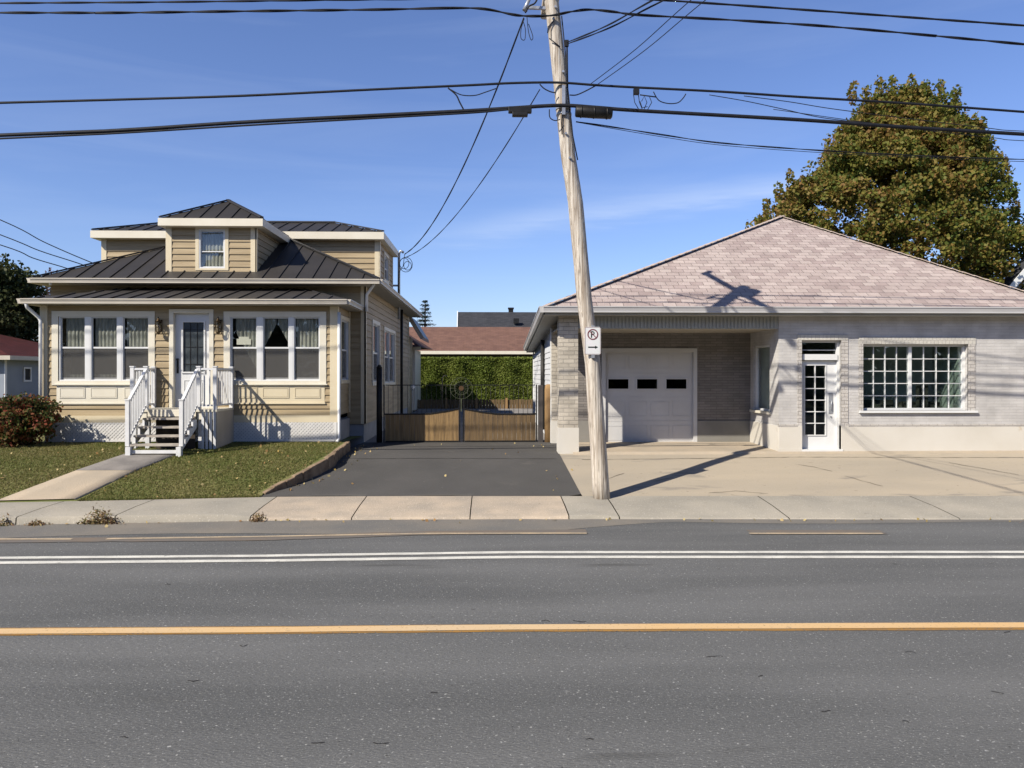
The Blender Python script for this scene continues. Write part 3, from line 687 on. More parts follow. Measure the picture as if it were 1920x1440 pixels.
for gi, (Gb, panes) in enumerate(((G1, ((113, 160), (171, 220), (230, 279))), (G2, ((433, 482), (493, 542), (551, 599))))):
    a, b, c, d = Gb
    mb = MB(); casing(mb, fp, a, b, c, d, ux(110) - ux(98), -.02, .03, wt=vz(584) - vz(594), wb=vz(714) - vz(722))
    mb.fbox(fp, a + .08, b + .03, c - .0, c + .03, .03, .07)
    wn = mb.build('window', M['cream_light'], house)
    mb = MB()
    for k in range(2): mb.fbox(fp, ux(panes[k][1]) + .02, ux(panes[k + 1][0]) - .02, vz(714), vz(594), -.05, .014)
    mb.build_each('mullion', M['white'], wn)
    for k, (p0, p1) in enumerate(panes):
        dhung(fp, ux(p0) - .02, ux(p1) + .02, vz(714), vz(593), vz(652), wn)
    cu = MB(); T = vz(594)
    if gi == 0:
        for k, (p0, p1) in enumerate(panes):
            curtain(cu, fp, ux(p0 + (5 if k else 8)), ux(p1) - .02, vz(650), T, -.085, ph=k)
        curtain(cu, fp, ux(113), ux(279), vz(716), vz(702), -.12, amp=.01)
    else:
        curtain(cu, fp, ux(440), ux(490), vz(640), T, -.085, shape=lambda t: vz(622 + 90 * t), ph=1)
        curtain(cu, fp, ux(494), ux(517), vz(640), T, -.085, shape=lambda t: vz(650 - 44 * t), ph=2)
        curtain(cu, fp, ux(519), ux(552), vz(640), T, -.085, shape=lambda t: vz(606 + 60 * t), ph=2)
        curtain(cu, fp, ux(553), ux(594), vz(640), T, -.085, shape=lambda t: vz(654 + 4 * t), ph=3)
    cu.build('curtain', M['curtain'], wn)
    if gi == 1:
        mb = MB(); mb.fbox(fp, ux(442), ux(469), vz(646), vz(635), -.082, -.066); mb.fbox(fp, ux(446), ux(465), vz(635), vz(631), -.082, -.068)
        mb.build('plaque', M['cream_light'], wn)
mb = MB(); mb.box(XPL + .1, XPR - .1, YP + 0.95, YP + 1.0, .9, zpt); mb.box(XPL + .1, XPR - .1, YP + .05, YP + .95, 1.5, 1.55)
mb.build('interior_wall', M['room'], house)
# side window porch
wn = None
mb = MB(); casing(mb, fpr, SW[0] - .05, SW[1] + .05, SW[2] - .05, SW[3] + .05, .09, -.01, .035); wn = mb.build('window', M['cream'], house)
dhung(fpr, SW[0] + .03, SW[1] - .03, SW[2] + .03, SW[3] - .03, (SW[2] + SW[3]) / 2, wn)
for s_ in (sw1, sw2):
    mb = MB(); casing(mb, fs, s_[0] - .06, s_[1] + .06, s_[2] - .06, s_[3] + .06, .10, -.01, .04); wn = mb.build('window', M['cream_light'], house)
    nn = 1 if s_ is sw1 else 2
    for k in range(nn):
        w_ = (s_[1] - s_[0]) / nn
        dhung(fs, s_[0] + .03 + k * w_, s_[0] + (k + 1) * w_ - .03, s_[2] + .03, s_[3] - .03, (s_[2] + s_[3]) / 2, wn)
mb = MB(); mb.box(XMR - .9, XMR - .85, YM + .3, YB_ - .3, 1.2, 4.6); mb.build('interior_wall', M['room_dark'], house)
# door
mb = MB(); a, b, c, d = D1
casing(mb, fp, a, b, c, d, ux(326) - a, -.12, .035, wt=vz(580) - vz(587), wb=0); mb.fbox(fp, a, b, c, c + .04, -.14, .05)
dc = mb.build('door_frame', M['cream_light'], house)
mb = MB(); lit = (ux(341), ux(380), vz(697), vz(604)); sl = (ux(326), ux(391), c + .04, vz(587))
nd = -.085
wall(mb, Fr((0, YP - nd, 0), (1, 0, 0), (0, -1, 0)), *sl[:2], *sl[2:], [lit], .04)
casing(mb, fp, lit[0] - .035, lit[1] + .035, lit[2] - .035, lit[3] + .035, .035, nd, nd + .025)
casing(mb, fp, ux(342), ux(381), vz(757), vz(712), .02, nd, nd + .012); mb.fbox(fp, ux(346), ux(377), vz(752), vz(717), nd, nd + .01)
door = mb.build('door', M['white'], house)
mb = MB(); mb.fbox(fp, *lit, nd - .02, nd - .015); mb.build('pane', M['reflection_tint'], door)
mb = MB()
for k in range(1, 3): mb.fbox(fp, lit[0] + (lit[1] - lit[0]) * k / 3 - .006, lit[0] + (lit[1] - lit[0]) * k / 3 + .006, lit[2], lit[3], nd - .014, nd - .004)
for k in (0.15, 0.85, 0.5): mb.fbox(fp, lit[0], lit[1], lit[2] + (lit[3] - lit[2]) * k - .006, lit[2] + (lit[3] - lit[2]) * k + .006, nd - .013, nd - .005)
mb.build('caming', M['black'], door)
mb = MB(); mb.fbox(fp, ux(329), ux(332.5), vz(700), vz(672), nd, nd + .02); mb.tube([fp.p(ux(331), vz(690), nd + .02), fp.p(ux(331), vz(690), nd + .07), fp.p(ux(335), vz(690), nd + .07)], .012)
mb.tube([fp.p(ux(331), vz(674), nd + .0), fp.p(ux(331), vz(674), nd + .05)], .028, 10); mb.build('handle', M['black'], door)
# lanterns on porch wall
for px in (301.5, 412.5):
    u = ux(px); mb = MB()
    mb.fbox(fp, u - .04, u + .04, vz(622), vz(600), .01, .03)
    mb.tube([fp.p(u, vz(612), .03), fp.p(u, vz(616), .10), fp.p(u, vz(606), .13)], .010)
    c0 = fp.p(u, 0, .13)
    prof = [(vz(628), .012), (vz(624), .05), (vz(622), .055), (vz(607), .075), (vz(605), .085), (vz(600), .03), (vz(597), .012), (vz(595), .018)]
    mb.tube([Vector((c0.x, c0.y, z)) for z, r in prof[:3]], [r for z, r in prof[:3]], 6)
    mb.tube([Vector((c0.x, c0.y, z)) for z, r in prof[4:]], [r for z, r in prof[4:]], 6)
    for k in range(6):
        t = k * math.pi / 3; mb.beam((c0.x + .053 * math.cos(t), c0.y + .053 * math.sin(t), vz(622)), (c0.x + .076 * math.cos(t), c0.y + .076 * math.sin(t), vz(606)), .01, .01)
    lo = mb.build('wall_lantern', M['brass'])
    tag(lo, 'small dark wall lantern on the porch siding, ' + ('left of the front door' if px < 350 else 'right of the front door'), 'lantern', 'lanterns beside the front door')
    mb = MB(); mb.tube([Vector((c0.x, c0.y, vz(621.5))), Vector((c0.x, c0.y, vz(606.5)))], [.045, .066], 6); mb.build('glass_body', M['glass'], lo)
# lattice skirt
def lattice(fr, u0, u1, v0, v1, sp=.085, wd=.042, n=.03):
    mb = MB(); H_ = v1 - v0
    for dirn in (1, -1):
        k = u0 - H_ - sp
        while k < u1 + H_:
            # line u = k + dirn*(v - v0)
            pts = []
            if dirn == 1: ua, ub = k, k + H_
            else: ua, ub = k + H_, k
            va, vb = v0, v1
            lo, hi = 0.0, 1.0
            for bound, sgn in ((u0, 1), (u1, -1)):
                fa, fb = sgn * (ua - bound), sgn * (ub - bound)
                if fa < 0 and fb < 0: lo, hi = 1, 0
                elif fa < 0: lo = max(lo, -fa / (fb - fa))
                elif fb < 0: hi = min(hi, fa / (fa - fb))
            if hi - lo > .02:
                A = fr.p(ua + (ub - ua) * lo, va + (vb - va) * lo, n + (.006 if dirn > 0 else 0)); B = fr.p(ua + (ub - ua) * hi, va + (vb - va) * hi, n + (.006 if dirn > 0 else 0))
                mb.beam(A, B, .006, wd, up=Vector((0, 0, 1)))
            k += sp
    mb.fbox(fr, u0, u1, v0 - .02, v0 + .03, n - .02, n + .025)
    return mb
mb = lattice(fp, XPL + .02, XPR - .05, vz(826), vz(792)); mb.fbox(fp, XPR - .07, XPR + .0, vz(828), vz(792), -.02, .045)
mb.build('lattice_skirt', M['lattice'], house)
mb = MB(); mb.fbox(fp, XPL + .02, XPR - .02, .5, vz(791), -.05, .012); mb.fbox(fpr, YP + .02, YM - .02, .5, vz(791), -.05, .012); mb.build('skirt_backing', M['lattice_back'], house)

# porch roof
YG = 18.08; ZG = PZ(400, 561, YG); XG0, XG1 = PX(42, YG), PX(650, YG)
zt = PZ(400, 541, YM)
rise = (zt - ZG) / (YM - YG)
mb = MB()
hh = 1.5
roof_plane(mb, [(XG0, YG, ZG), (XG1, YG, ZG), (XG1 - hh, YM + .02, zt), (XG0 + hh, YM + .02, zt)], (0, 1, rise), .42, phase=.2)
roof_plane(mb, [(XG1, YG, ZG), (XG1, YM + .02, ZG), (XG1 - hh, YM + .02, zt)], (-1, 0, .3), .42)
roof_plane(mb, [(XG0, YG, ZG), (XG0, YM + .02, ZG), (XG0 + hh, YM + .02, zt)], (1, 0, .3), .42)
mb.build('porch_roof', M['metal_roof'], house)
def gutter_run(mb, a, b, out, h=.115, d=.11):
    """K-profile gutter along a-b (top edge), out = outward unit"""
    a, b, o_ = Vector(a), Vector(b), Vector(out)
    prof = [(0, 0), (d, 0), (d, -.025), (d - .012, -.03), (d - .03, -h * .75), (d - .03, -h), (0, -h)]
    n = len(prof); V = [p + o_ * q[0] + Vector((0, 0, q[1])) for p in (a, b) for q in prof]
    mb.add(V, [list(range(n)), [n + i for i in range(n)][::-1]] + [[i, n + i, n + (i + 1) % n, (i + 1) % n] for i in range(n)])
mb = MB()
gutter_run(mb, (XG0, YG, ZG + .0), (XG1 + .02, YG, ZG + .0), (0, -1, 0)); gutter_run(mb, (XG1, YG - .05, ZG), (XG1, YM + .0, ZG), (1, 0, 0)); gutter_run(mb, (XG0, YM, ZG), (XG0, YG - .05, ZG), (-1, 0, 0))
gutter = mb.build('gutter', M['gutter'], house)
mb = MB(); mb.box(XG0 + .01, XG1 - .01, YG + .01, YM - .02, ZG - .125, ZG - .10); mb.build('soffit', M['soffit'], house)
# downspouts
mb = MB()
mb.tube([(XG0 + .1, YG - .04, ZG - .11), (XG0 + .1, YG + .02, ZG - .2), (ux(76) + .02, YP - .10, ZG - .42), (ux(76) + .06, YP - .10, ZG - .50), (ux(76) + .06, YP - .10, vz(800))], .04, 8)
mb.tube([fp.p(XPR + .05, vz(585), .02), fp.p(XPR + .05, vz(822), .02), fp.p(XPR + .02, vz(829), .12)], .038, 8)
mb.tube([(XMR + .35, YM - .42, zme), (XMR + .3, YM - .42, zme - .1), (XMR + .06, YM - .07, zme - .32), (XMR + .06, YM - .07, zme - .75)], .038, 8)
mb.tube([(PX(95, 19.5), 19.45, zme + .0), (PX(95, 19.5), 19.5, zme - .15)], .035, 8)
mb.build_each('downspout', M['white'], house)
mb = MB(); mb.tube([(XMR + .12, 27.2, 4.7), (XMR + .12, 27.2, .9)], .05, 8); mb.build('dark_downspout', M['black'], house)

# main hip roof
YE = 19.5; ZE = 4.80; XE0, XE1 = PX(60, YE), PX(706, YE); XE1g = PX(716, YE); YEb = 30.9; pit = .5; dd = 3.48
XE1 = XE1g - .08
mb = MB()
A = (XE0, YE, ZE); B = (XE1, YE, ZE); C = (XE1 - dd, YE + dd, ZE + pit * dd); D = (XE0 + dd, YE + dd, ZE + pit * dd)
E = (XE1 - dd, YEb - dd, C[2]); Fp = (XE0 + dd, YEb - dd, C[2]); Bb = (XE1, YEb, ZE); Ab = (XE0, YEb, ZE)
roof_plane(mb, [A, B, C, D], (0, 1, pit), .42); roof_plane(mb, [B, Bb, E, C], (-1, 0, pit), .42); roof_plane(mb, [A, Ab, Fp, D], (1, 0, pit), .42)
roof_plane(mb, [Ab, Bb, E, Fp], (0, -1, pit), .42, ribs=False); mb.quad(C, D, Fp, E)
mb.build('roof', M['metal_roof'], house)
mb = MB()
for a, b in ((A, D), (B, C)): mb.beam(Vector(a) + Vector((0, 0, .03)), Vector(b) + Vector((0, 0, .03)), .10, .04)
mb.build_each('hip_cap', M['metal_flash'], house)
mb = MB(); gutter_run(mb, (XE0, YE, ZE), (XE1 + .03, YE, ZE), (0, -1, 0)); gutter_run(mb, (XE1, YE - .05, ZE), (XE1, YEb, ZE), (1, 0, 0)); gutter_run(mb, (XE0, YEb, ZE), (XE0, YE - .05, ZE), (-1, 0, 0))
mb.build('gutter', M['gutter'], house)
mb = MB(); mb.box(XE0 + .01, XE1 - .01, YE + .01, YEb - .02, ZE - .12, ZE - .095); mb.build('soffit', M['soffit'], house)

# upper storey
YU = 22.98; YUb = 26.0; XU0, XU1 = PX(192, YU), PX(711, YU); zu = 6.50
mb = MB(); fu = front(YU); siding(mb, fu, XU0, XU1, 4.9, zu); fur = sideR(XU1)
uw = (PXS(719, XU1), PXS(727, XU1), 5.35, 6.15)
siding(mb, fur, YU, YUb, 4.7, zu, [uw]); siding(mb, sideL(XU0), YU, YUb, 4.7, zu); mb.box(XU0, XU1, YUb - .02, YUb, 4.7, zu)
mb.build('upper_siding', M['siding'], house)
mb = MB(); mb.fbox(fu, XU1 - .13, XU1 + .02, 4.9, zu, -.01, .03); mb.fbox(fu, XU0 - .02, XU0 + .13, 4.9, zu, -.01, .03); mb.fbox(fur, YU - .03, YU + .1, 4.9, zu, -.01, .03); mb.fbox(fur, YUb - .1, YUb, 4.9, zu, -.01, .03)
mb.build_each('corner_board', M['cream'], house)
mb = MB(); casing(mb, fur, uw[0] - .06, uw[1] + .06, uw[2] - .06, uw[3] + .06, .09, -.01, .04); wn = mb.build('window', M['cream'], house)
dhung(fur, uw[0] + .03, uw[1] - .03, uw[2] + .03, uw[3] - .03, 5.75, wn)
YR = 22.72; YRb = 26.2; XR0, XR1 = PX(172, YR), PX(718, YR); ZR = PZ(600, 434, YR); hd = (YRb - YR) / 2; pr = .34
mb = MB()
a0, b0, c0, d0 = (XR0, YR, ZR), (XR1, YR, ZR), (XR1, YRb, ZR), (XR0, YRb, ZR); r0, r1 = (XR0 + hd, YR + hd, ZR + pr * hd), (XR1 - hd, YR + hd, ZR + pr * hd)
roof_plane(mb, [a0, b0, r1, r0], (0, 1, pr), .42); roof_plane(mb, [b0, c0, r1], (-1, 0, pr), .42); roof_plane(mb, [a0, d0, r0], (1, 0, pr), .42); roof_plane(mb, [d0, c0, r1, r0], (0, -1, pr), .42, ribs=False)
for a, b in ((a0, r0), (b0, r1), (r0, r1)): mb.beam(Vector(a) + Vector((0, 0, .03)), Vector(b) + Vector((0, 0, .03)), .10, .04)
mb.build('upper_roof', M['metal_roof'], house)
def fascia_ring(mb, x0, x1, y0, y1, z0, z1, t=.03):
    mb.box(x0 - t, x1 + t, y0 - t, y0, z0, z1); mb.box(x0 - t, x1 + t, y1, y1 + t, z0, z1); mb.box(x0 - t, x0, y0, y1, z0, z1); mb.box(x1, x1 + t, y0, y1, z0, z1)
    mb.box(x0, x1, y0, y1, z0, z0 + .02)
mb = MB(); fascia_ring(mb, XR0, XR1, YR, YRb, ZR - .22, ZR - .01); mb.build('upper_fascia', M['cream_light'], house)

# dormer
YD = 20.02; fd = front(YD); XD0, XD1 = PX(313, YD), PX(480, YD)
def dz(py): return PZ(400, py, YD)
zd0 = dz(512); zd1 = dz(420); DW = (PX(367, YD), PX(429, YD), dz(507), dz(425))
dorm = MB(); siding(dorm, fd, XD0, XD1, zd0, zd1, [DW]); siding(dorm, sideR(XD1), YD, YU, zd0 - .2, zd1); siding(dorm, sideL(XD0), YD, YU, zd0 - .2, zd1)
dormer = dorm.build('dormer', M['siding'], house)
mb = MB(); mb.fbox(fd, XD0 - .02, XD0 + .13, zd0, zd1, -.01, .03); mb.fbox(fd, XD1 - .13, XD1 + .02, zd0, zd1, -.01, .03); mb.fbox(sideR(XD1), YD - .03, YD + .06, zd0, zd1, -.01, .03); mb.build_each('corner_board', M['cream'], dormer)
mb = MB(); casing(mb, fd, *DW, .09, -.02, .03, wt=.07, wb=.05); dc_ = mb.build('window_casing', M['cream'], dormer)
mb = MB(); a, b, c, d = DW; a += .09; b -= .09; c += .05; d -= .07; mid = dz(471)
casing(mb, fd, a, b, c, d, .035, -.05, .02); casing(mb, fd, a + .03, b - .03, mid - .02, d - .03, .025, -.04, -.01); casing(mb, fd, a + .03, b - .03, c + .03, mid, .025, -.06, -.03); mb.build('window_frame', M['white'], dormer)
mb = MB(); mb.fbox(fd, a + .05, b - .05, c + .05, d - .05, -.035, -.03); mb.build('pane', M['glass'], dormer)
mb = MB(); curtain(mb, fd, a + .03, b - .03, c + .03, d - .03, -.08); mb.build('curtain', M['curtain'], dormer)
YDf = 19.78; XF0, XF1 = PX(299, YDf), PX(491, YDf); zf0 = PZ(400, 409, YDf); hw = (XF1 - XF0) / 2; pk = PZ(420, 377, YDf + hw); pd = (pk - zf0) / hw
mb = MB(); a0, b0, k0, k1, c0, d0 = (XF0, YDf, zf0), (XF1, YDf, zf0), (XF0 + hw, YDf + hw, pk), (XF0 + hw, 24.0, pk), (XF1, 24.0, zf0), (XF0, 24.0, zf0)
roof_plane(mb, [a0, b0, k0], (0, 1, pd), .40); roof_plane(mb, [b0, c0, k1, k0], (-1, 0, pd), .40); roof_plane(mb, [a0, d0, k1, k0], (1, 0, pd), .40)
for p, q in ((a0, k0), (b0, k0), (k0, k1)): mb.beam(Vector(p) + Vector((0, 0, .03)), Vector(q) + Vector((0, 0, .03)), .10, .04)
mb.build('dormer_roof', M['metal_roof'], dormer)
mb = MB(); fascia_ring(mb, XF0, XF1, YDf, 23.4, zf0 - .20, zf0 - .01); mb.build('dormer_fascia', M['cream_light'], dormer)

# rear lean-to of the house
mb = MB(); X0 = XMR - .9; mb.box(X0, PX(762, 31.5), 30.62, 34, .5, 4.0); mb.build('rear_addition', M['siding'], house)
mb = MB(); e0 = P(768, 592, 31.0); e1 = P(792, 631, 31.0)
mb.prism([(X0 - .5, 31.0, e0.z + .55), (e0.x, 31.0, e0.z), (e1.x, 31.0, e1.z), (e1.x, 31.0, e1.z - .14), (e0.x, 31, e0.z - .16), (X0 - .5, 31.0, e0.z + .35)], (0, 3.2, 0)); mb.build('rear_roof', M['metal_flash'], house)
mb = MB(); mb.beam(e0 + Vector((0, -.03, -.08)), e1 + Vector((0, -.03, -.08)), .04, .16); mb.build('rear_fascia', M['soffit'], house)
# service mast
mst = P(748, 476, 26.3)
mb = MB(); mb.tube([(mst.x, mst.y, 4.3), (mst.x, mst.y, mst.z), (mst.x + .06, mst.y - .02, mst.z + .1), (mst.x + .16, mst.y - .04, mst.z + .04)], .045, 8)
mb.box(mst.x - .30, mst.x, mst.y - .03, mst.y + .03, 5.4, 5.46)
mb.build('service_mast', M['galv'], house)

# ---- front deck and stairs ----
YDk = 17.2; ZD = PZ(330, 768, YDk); XK0, XK1 = PX(243, YDk), PX(406, YDk); XS0, XS1 = PX(275, YDk), PX(369, YDk)
deck = thing('porch_stairs', ((XK0 + XK1) / 2, YDk, .75), 'white painted entry landing and steps with slatted railings at the bungalow front door', 'stairs')
mb = MB(); mb.box(XK0, XK1, YDk, YP - .04, ZD - .05, ZD); mb.build('landing', M['cream_light'], deck)
mb = MB(); mb.box(XK0 + .02, XK1 - .02, YDk + .03, YDk + .06, ZD - .22, ZD - .05); mb.build('rim_board', M['cream_light'], deck)
zg = .74
mb = MB()
for x in (XK0 + .06, XK1 - .06, XS0 - .02, XS1 + .05): mb.box(x - .045, x + .045, YDk + .07, YDk + .16, zg - .1, ZD - .05)
mb.build_each('landing_post', M['white_rail'], deck)
mb = MB(); mb.box(XK1 - .03, XK1 - .005, YDk + .02, YP - .05, zg - .05, ZD - .052); mb.build('side_skirt', M['skirt'], deck)
mb = MB(); x = XS1 + .1
while x < XK1 - .04: mb.box(x, x + .055, YDk + .005, YDk + .025, zg - .05, ZD - .052); x += .085
mb.build('front_skirt', M['white_rail'], deck)
NR = 5; run = .215; zb = PZ(290, 850, 16.15); rs = (ZD - zb) / NR
tr = MB(); ris = MB()
for k in range(1, NR):
    z = ZD - k * rs; y1 = YDk - (k - 1) * run; tr.box(XS0 + .02, XS1 - .02, y1 - run - .03, y1 + .005, z - .04, z)
tr.build_each('tread', M['tread'], deck)
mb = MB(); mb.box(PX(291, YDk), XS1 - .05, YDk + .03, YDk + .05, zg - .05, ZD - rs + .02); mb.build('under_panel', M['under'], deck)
ris.box(XS0 + .02, XS1 - .02, YDk - .002, YDk + .02, ZD - rs + .02, ZD - .052); 
ris.build('riser', M['cream_light'], deck)
yb = YDk - (NR - 1) * run
mb = MB()
for x in (XS0, XS1 - .045):
    pts = [(YDk, ZD - .05), (YDk, ZD - .40)]
    pts += [(yb - .02, zb - .0), (yb - .02, zb + rs - .04)]
    for k in range(NR - 1, 0, -1):
        y1 = YDk - (k - 1) * run; z = ZD - k * rs - .045
        pts += [(y1 - run + .01 if k < NR - 1 else y1 - run, z), (y1, z)]
    mb.prism([(x, p[0], p[1]) for p in pts], (.045, 0, 0))
mb.build_each('stringer', M['white_rail'], deck)
mb = MB(); mb.box(XS0, XS1, yb - .03, yb + .0, zb - .02, zb + .05)
for x in (XS0 - .02, XS1 - .07): mb.box(x, x + .10, yb - .10, yb + .0, zb - .14, zb + .12)
mb.build('stair_foot', M['white_rail'], deck)
def rail_run(p0, p1, h=.90, name='railing', posts=(True, True), gap=.105, drop=.09):
    mb = MB(); p0, p1 = Vector(p0), Vector(p1); up = Vector((0, 0, 1))
    mb.beam(p0 + up * h, p1 + up * h, .06, .045); mb.beam(p0 + up * drop, p1 + up * drop, .035, .04)
    ln = math.hypot(p1.x - p0.x, p1.y - p0.y); n = max(2, int(ln / gap))
    for k in range(1, n):
        q = p0.lerp(p1, k / n); mb.box(q.x - .012, q.x + .012, q.y - .012, q.y + .012, q.z + drop, q.z + h)
    r_ = mb.build(name, M['white_rail'], deck)
    mb = MB()
    for ok, q in zip(posts, (p0, p1)):
        if ok: mb.box(q.x - .04, q.x + .04, q.y - .04, q.y + .04, q.z - .04, q.z + h + .04); mb.box(q.x - .05, q.x + .05, q.y - .05, q.y + .05, q.z + h + .04, q.z + h + .065)
    if mb.v: mb.build_each('rail_post', M['white_rail'], r_)
e = .045
rail_run((XK0 + e, YDk + e, ZD), (XS0 - .03, YDk + e, ZD)); rail_run((XS1 + .03, YDk + e, ZD), (XK1 - e, YDk + e, ZD))
rail_run((XK0 + e, YDk + e, ZD), (XK0 + e, YP - .09, ZD), posts=(False, True)); rail_run((XK1 - e, YDk + e, ZD), (XK1 - e, YP - .09, ZD), posts=(False, True))
for x in (XS0 - .01, XS1 + .01):
    rail_run((x, YDk - .02, ZD), (x, yb - .0, zb + rs), h=.88, name='stair_railing', posts=(False, True), gap=.075)

# ================= UTILITY POLE =================
YPo = 14.0
pole_px = [(1129, 940), (1111, 680), (1095.5, 560), (1079, 380), (1065, 290), (1054, 183), (1034, 0)]
pp = [P(a, b, YPo) for a, b in pole_px]; pp[0].z = 0.0
top = pp[-1] + (pp[-1] - pp[-2]).normalized() * 0.9
up_ = thing('utility_pole', (pp[0].x, YPo, .13), 'leaning weathered wooden utility pole at the back of the sidewalk', 'utility pole')
mb = MB(); rad = [.158, .143, .14, .138, .135, .133, .130]
pts = []; rr = []
allp = pp + [top]; allr = rad + [.125]
for i in range(len(allp) - 1):
    for k in range(6):
        f = k / 6; pts.append(allp[i].lerp(allp[i + 1], f)); rr.append((allr[i] + (allr[i + 1] - allr[i]) * f) * (1 + random.uniform(-.012, .012)))
pts.append(allp[-1]); rr.append(allr[-1])
mb.tube(pts, rr, 20); mb.build('pole_shaft', M['wood_pole'], up_)
def pole_at(py): return Vector((np.interp(py, [b for a, b in pole_px][::-1], [p.x for p in pp][::-1]), YPo, np.interp(py, [b for a, b in pole_px][::-1], [p.z for p in pp][::-1])))
mb = MB()
for py in (0, 205, 215):
    c = pole_at(max(py, 0)); mb.tube([c - Vector((0, 0, .02)), c + Vector((0, 0, .02))], .142, 18)
for py, dx in ((140, .05), (20, .04), (42, -.02), (255, -.02), (300, .0)):
    c = pole_at(py); mb.tube([c + Vector((dx, -.10, 0)), c + Vector((dx, -.17, 0))], .022, 8)
c = pole_at(195); mb.box(c.x - .03, c.x + .03, c.y - .18, c.y - .12, c.z - .25, c.z + .28)
mb.build('pole_hardware', M['galv'], up_)
mb = MB(); a, b = P(1063, 82, YPo - .12), P(1064, 165, YPo - .12); mb.tube([a, b], .018, 6); mb.box(a.x - .04, a.x + .03, a.y - .03, a.y + .03, a.z - .05, a.z + .06)
mb.tube([P(1053, 30, YPo - .1), P(1060, 100, YPo - .12), P(1065, 175, YPo - .12), P(1073, 250, YPo - .12), P(1083, 300, YPo - .12)], .012, 5)
for pts_ in ([(1038, 40), (1028, 50), (1027, 62)], [(1030, 72), (1040, 80), (1050, 88)], [(1056, 180), (1055, 200), (1053, 230), (1054, 252)]):
    mb.tube([P(a_, b_, YPo - .15) for a_, b_ in pts_], .011, 5)
mb.build('pole_conduit', M['rubber'], up_)
# upper bracket, insulators and transformer (upper part is just above the frame)
mb = MB(); c = pole_at(10)
mb.beam(P(985, 14, YPo), P(1034, 16, YPo), .05, .05)
mb.tube([P(984, 20, YPo), P(988, 8, YPo), P(996, -10, YPo)], [.05, .035, .03], 8)
mb.build('bracket', M['galv'], up_)

mb = MB(); c = P(1030, -45, YPo); mb.box(c.x - .06, c.x + .06, YPo - 1.45, YPo + 1.45, c.z - .06, c.z + .06)
mb.build('crossarm', M['wood_pole'], up_)
mb = MB(); mb.tube([(c.x + .02, YPo + 1.42, c.z - .1), (c.x + .02, YPo + 1.42, c.z + .22)], [.09, .06], 10); mb.tube([(c.x + .02, YPo - .9, c.z - .10), (c.x + .02, YPo - .5, c.z - .3), (c.x + .02, YPo - .14, c.z - .38)], .03, 6)
mb.tube([(c.x + .28, YPo - .05, c.z - .34), (c.x + .28, YPo - .05, c.z + .16)], .16, 14)
mb.build_each('insulator_set', M['galv'], up_)

# no-parking sign on the pole
sg0, sg1, sgt, sgb = 1096.5, 1126.5, 613, 665
YS = YPo - .185; fsn = front(YS)
su0, su1, sv0, sv1 = PX(sg0, YS), PX(sg1, YS), PZ(1110, sgb, YS), PZ(1110, sgt, YS)
sgn = thing('parking_sign', ((su0 + su1) / 2, YS, sv0), 'small white no parking sign with black right arrow, fixed to the leaning pole', 'sign')
mb = MB(); r_ = .03; cs = []
for (cx, cz, a0_) in ((su1 - r_, sv0 + r_, -90), (su1 - r_, sv1 - r_, 0), (su0 + r_, sv1 - r_, 90), (su0 + r_, sv0 + r_, 180)):
    for k in range(5):
        t = R(a0_ + k * 22.5); cs.append((cx + r_ * math.cos(t), YS, cz + r_ * math.sin(t)))
mb.prism(cs, (0, .004, 0)); mb.build('sign_plate', M['sign_white'], sgn)
cx = (su0 + su1) / 2; cz = sv1 - .135
def ring(mb, fr, cx, cz, r0, r1, n0, n1, n=40):
    for k in range(n):
        t0, t1 = 2 * math.pi * k / n, 2 * math.pi * (k + 1) / n
        q = [(cx + r * math.cos(t), cz + r * math.sin(t)) for r, t in ((r0, t0), (r1, t0), (r1, t1), (r0, t1))]
        mb.prism([fr.p(a, b, n1) for a, b in q], fr.n * (n0 - n1))
mb = MB(); ring(mb, fsn, cx, cz, .078, .098, 0.001, .004); mb.beam(fsn.p(cx - .058, cz + .058, .005), fsn.p(cx + .058, cz - .058, .005), .003, .014, up=(0, 0, 1))
casing(mb, fsn, su0 + .008, su1 - .008, sv0 + .008, sv1 - .008, .005, .0005, .002)
mb.build('prohibition_ring', M['sign_red'], sgn)
mb = MB(); mb.fbox(fsn, cx - .034, cx - .014, cz - .058, cz + .058, .001, .003)
for k in range(10):
    t0, t1 = -math.pi / 2 + math.pi * k / 10, -math.pi / 2 + math.pi * (k + 1) / 10
    q = [(cx - .002 + r * math.cos(t), cz + .024 + r * math.sin(t)) for r, t in ((.016, t0), (.034, t0), (.034, t1), (.016, t1))]
    mb.prism([fsn.p(a, b, .003) for a, b in q], fsn.n * -.002)
mb.fbox(fsn, cx - .014, cx - .002, cz + .04, cz + .058, .001, .003); mb.fbox(fsn, cx - .014, cx - .002, cz - .01, cz + .008, .001, .003)
mb.build('letter', M['sign_green'], sgn)
az = sv0 + .135
mb = MB(); mb.fbox(fsn, cx - .085, cx + .045, az - .011, az + .011, .001, .003); mb.prism([fsn.p(cx + .04, az - .028, .003), fsn.p(cx + .095, az, .003), fsn.p(cx + .04, az + .028, .003)], fsn.n * -.002); mb.build('arrow', M['sign_green'], sgn)
mb = MB(); c = pole_at(668); mb.box(c.x - .03, c.x + .03, YS + .004, YS + .06, sv0 - .06, sv1 + .03); mb.build('sign_bracket', M['galv'], sgn)

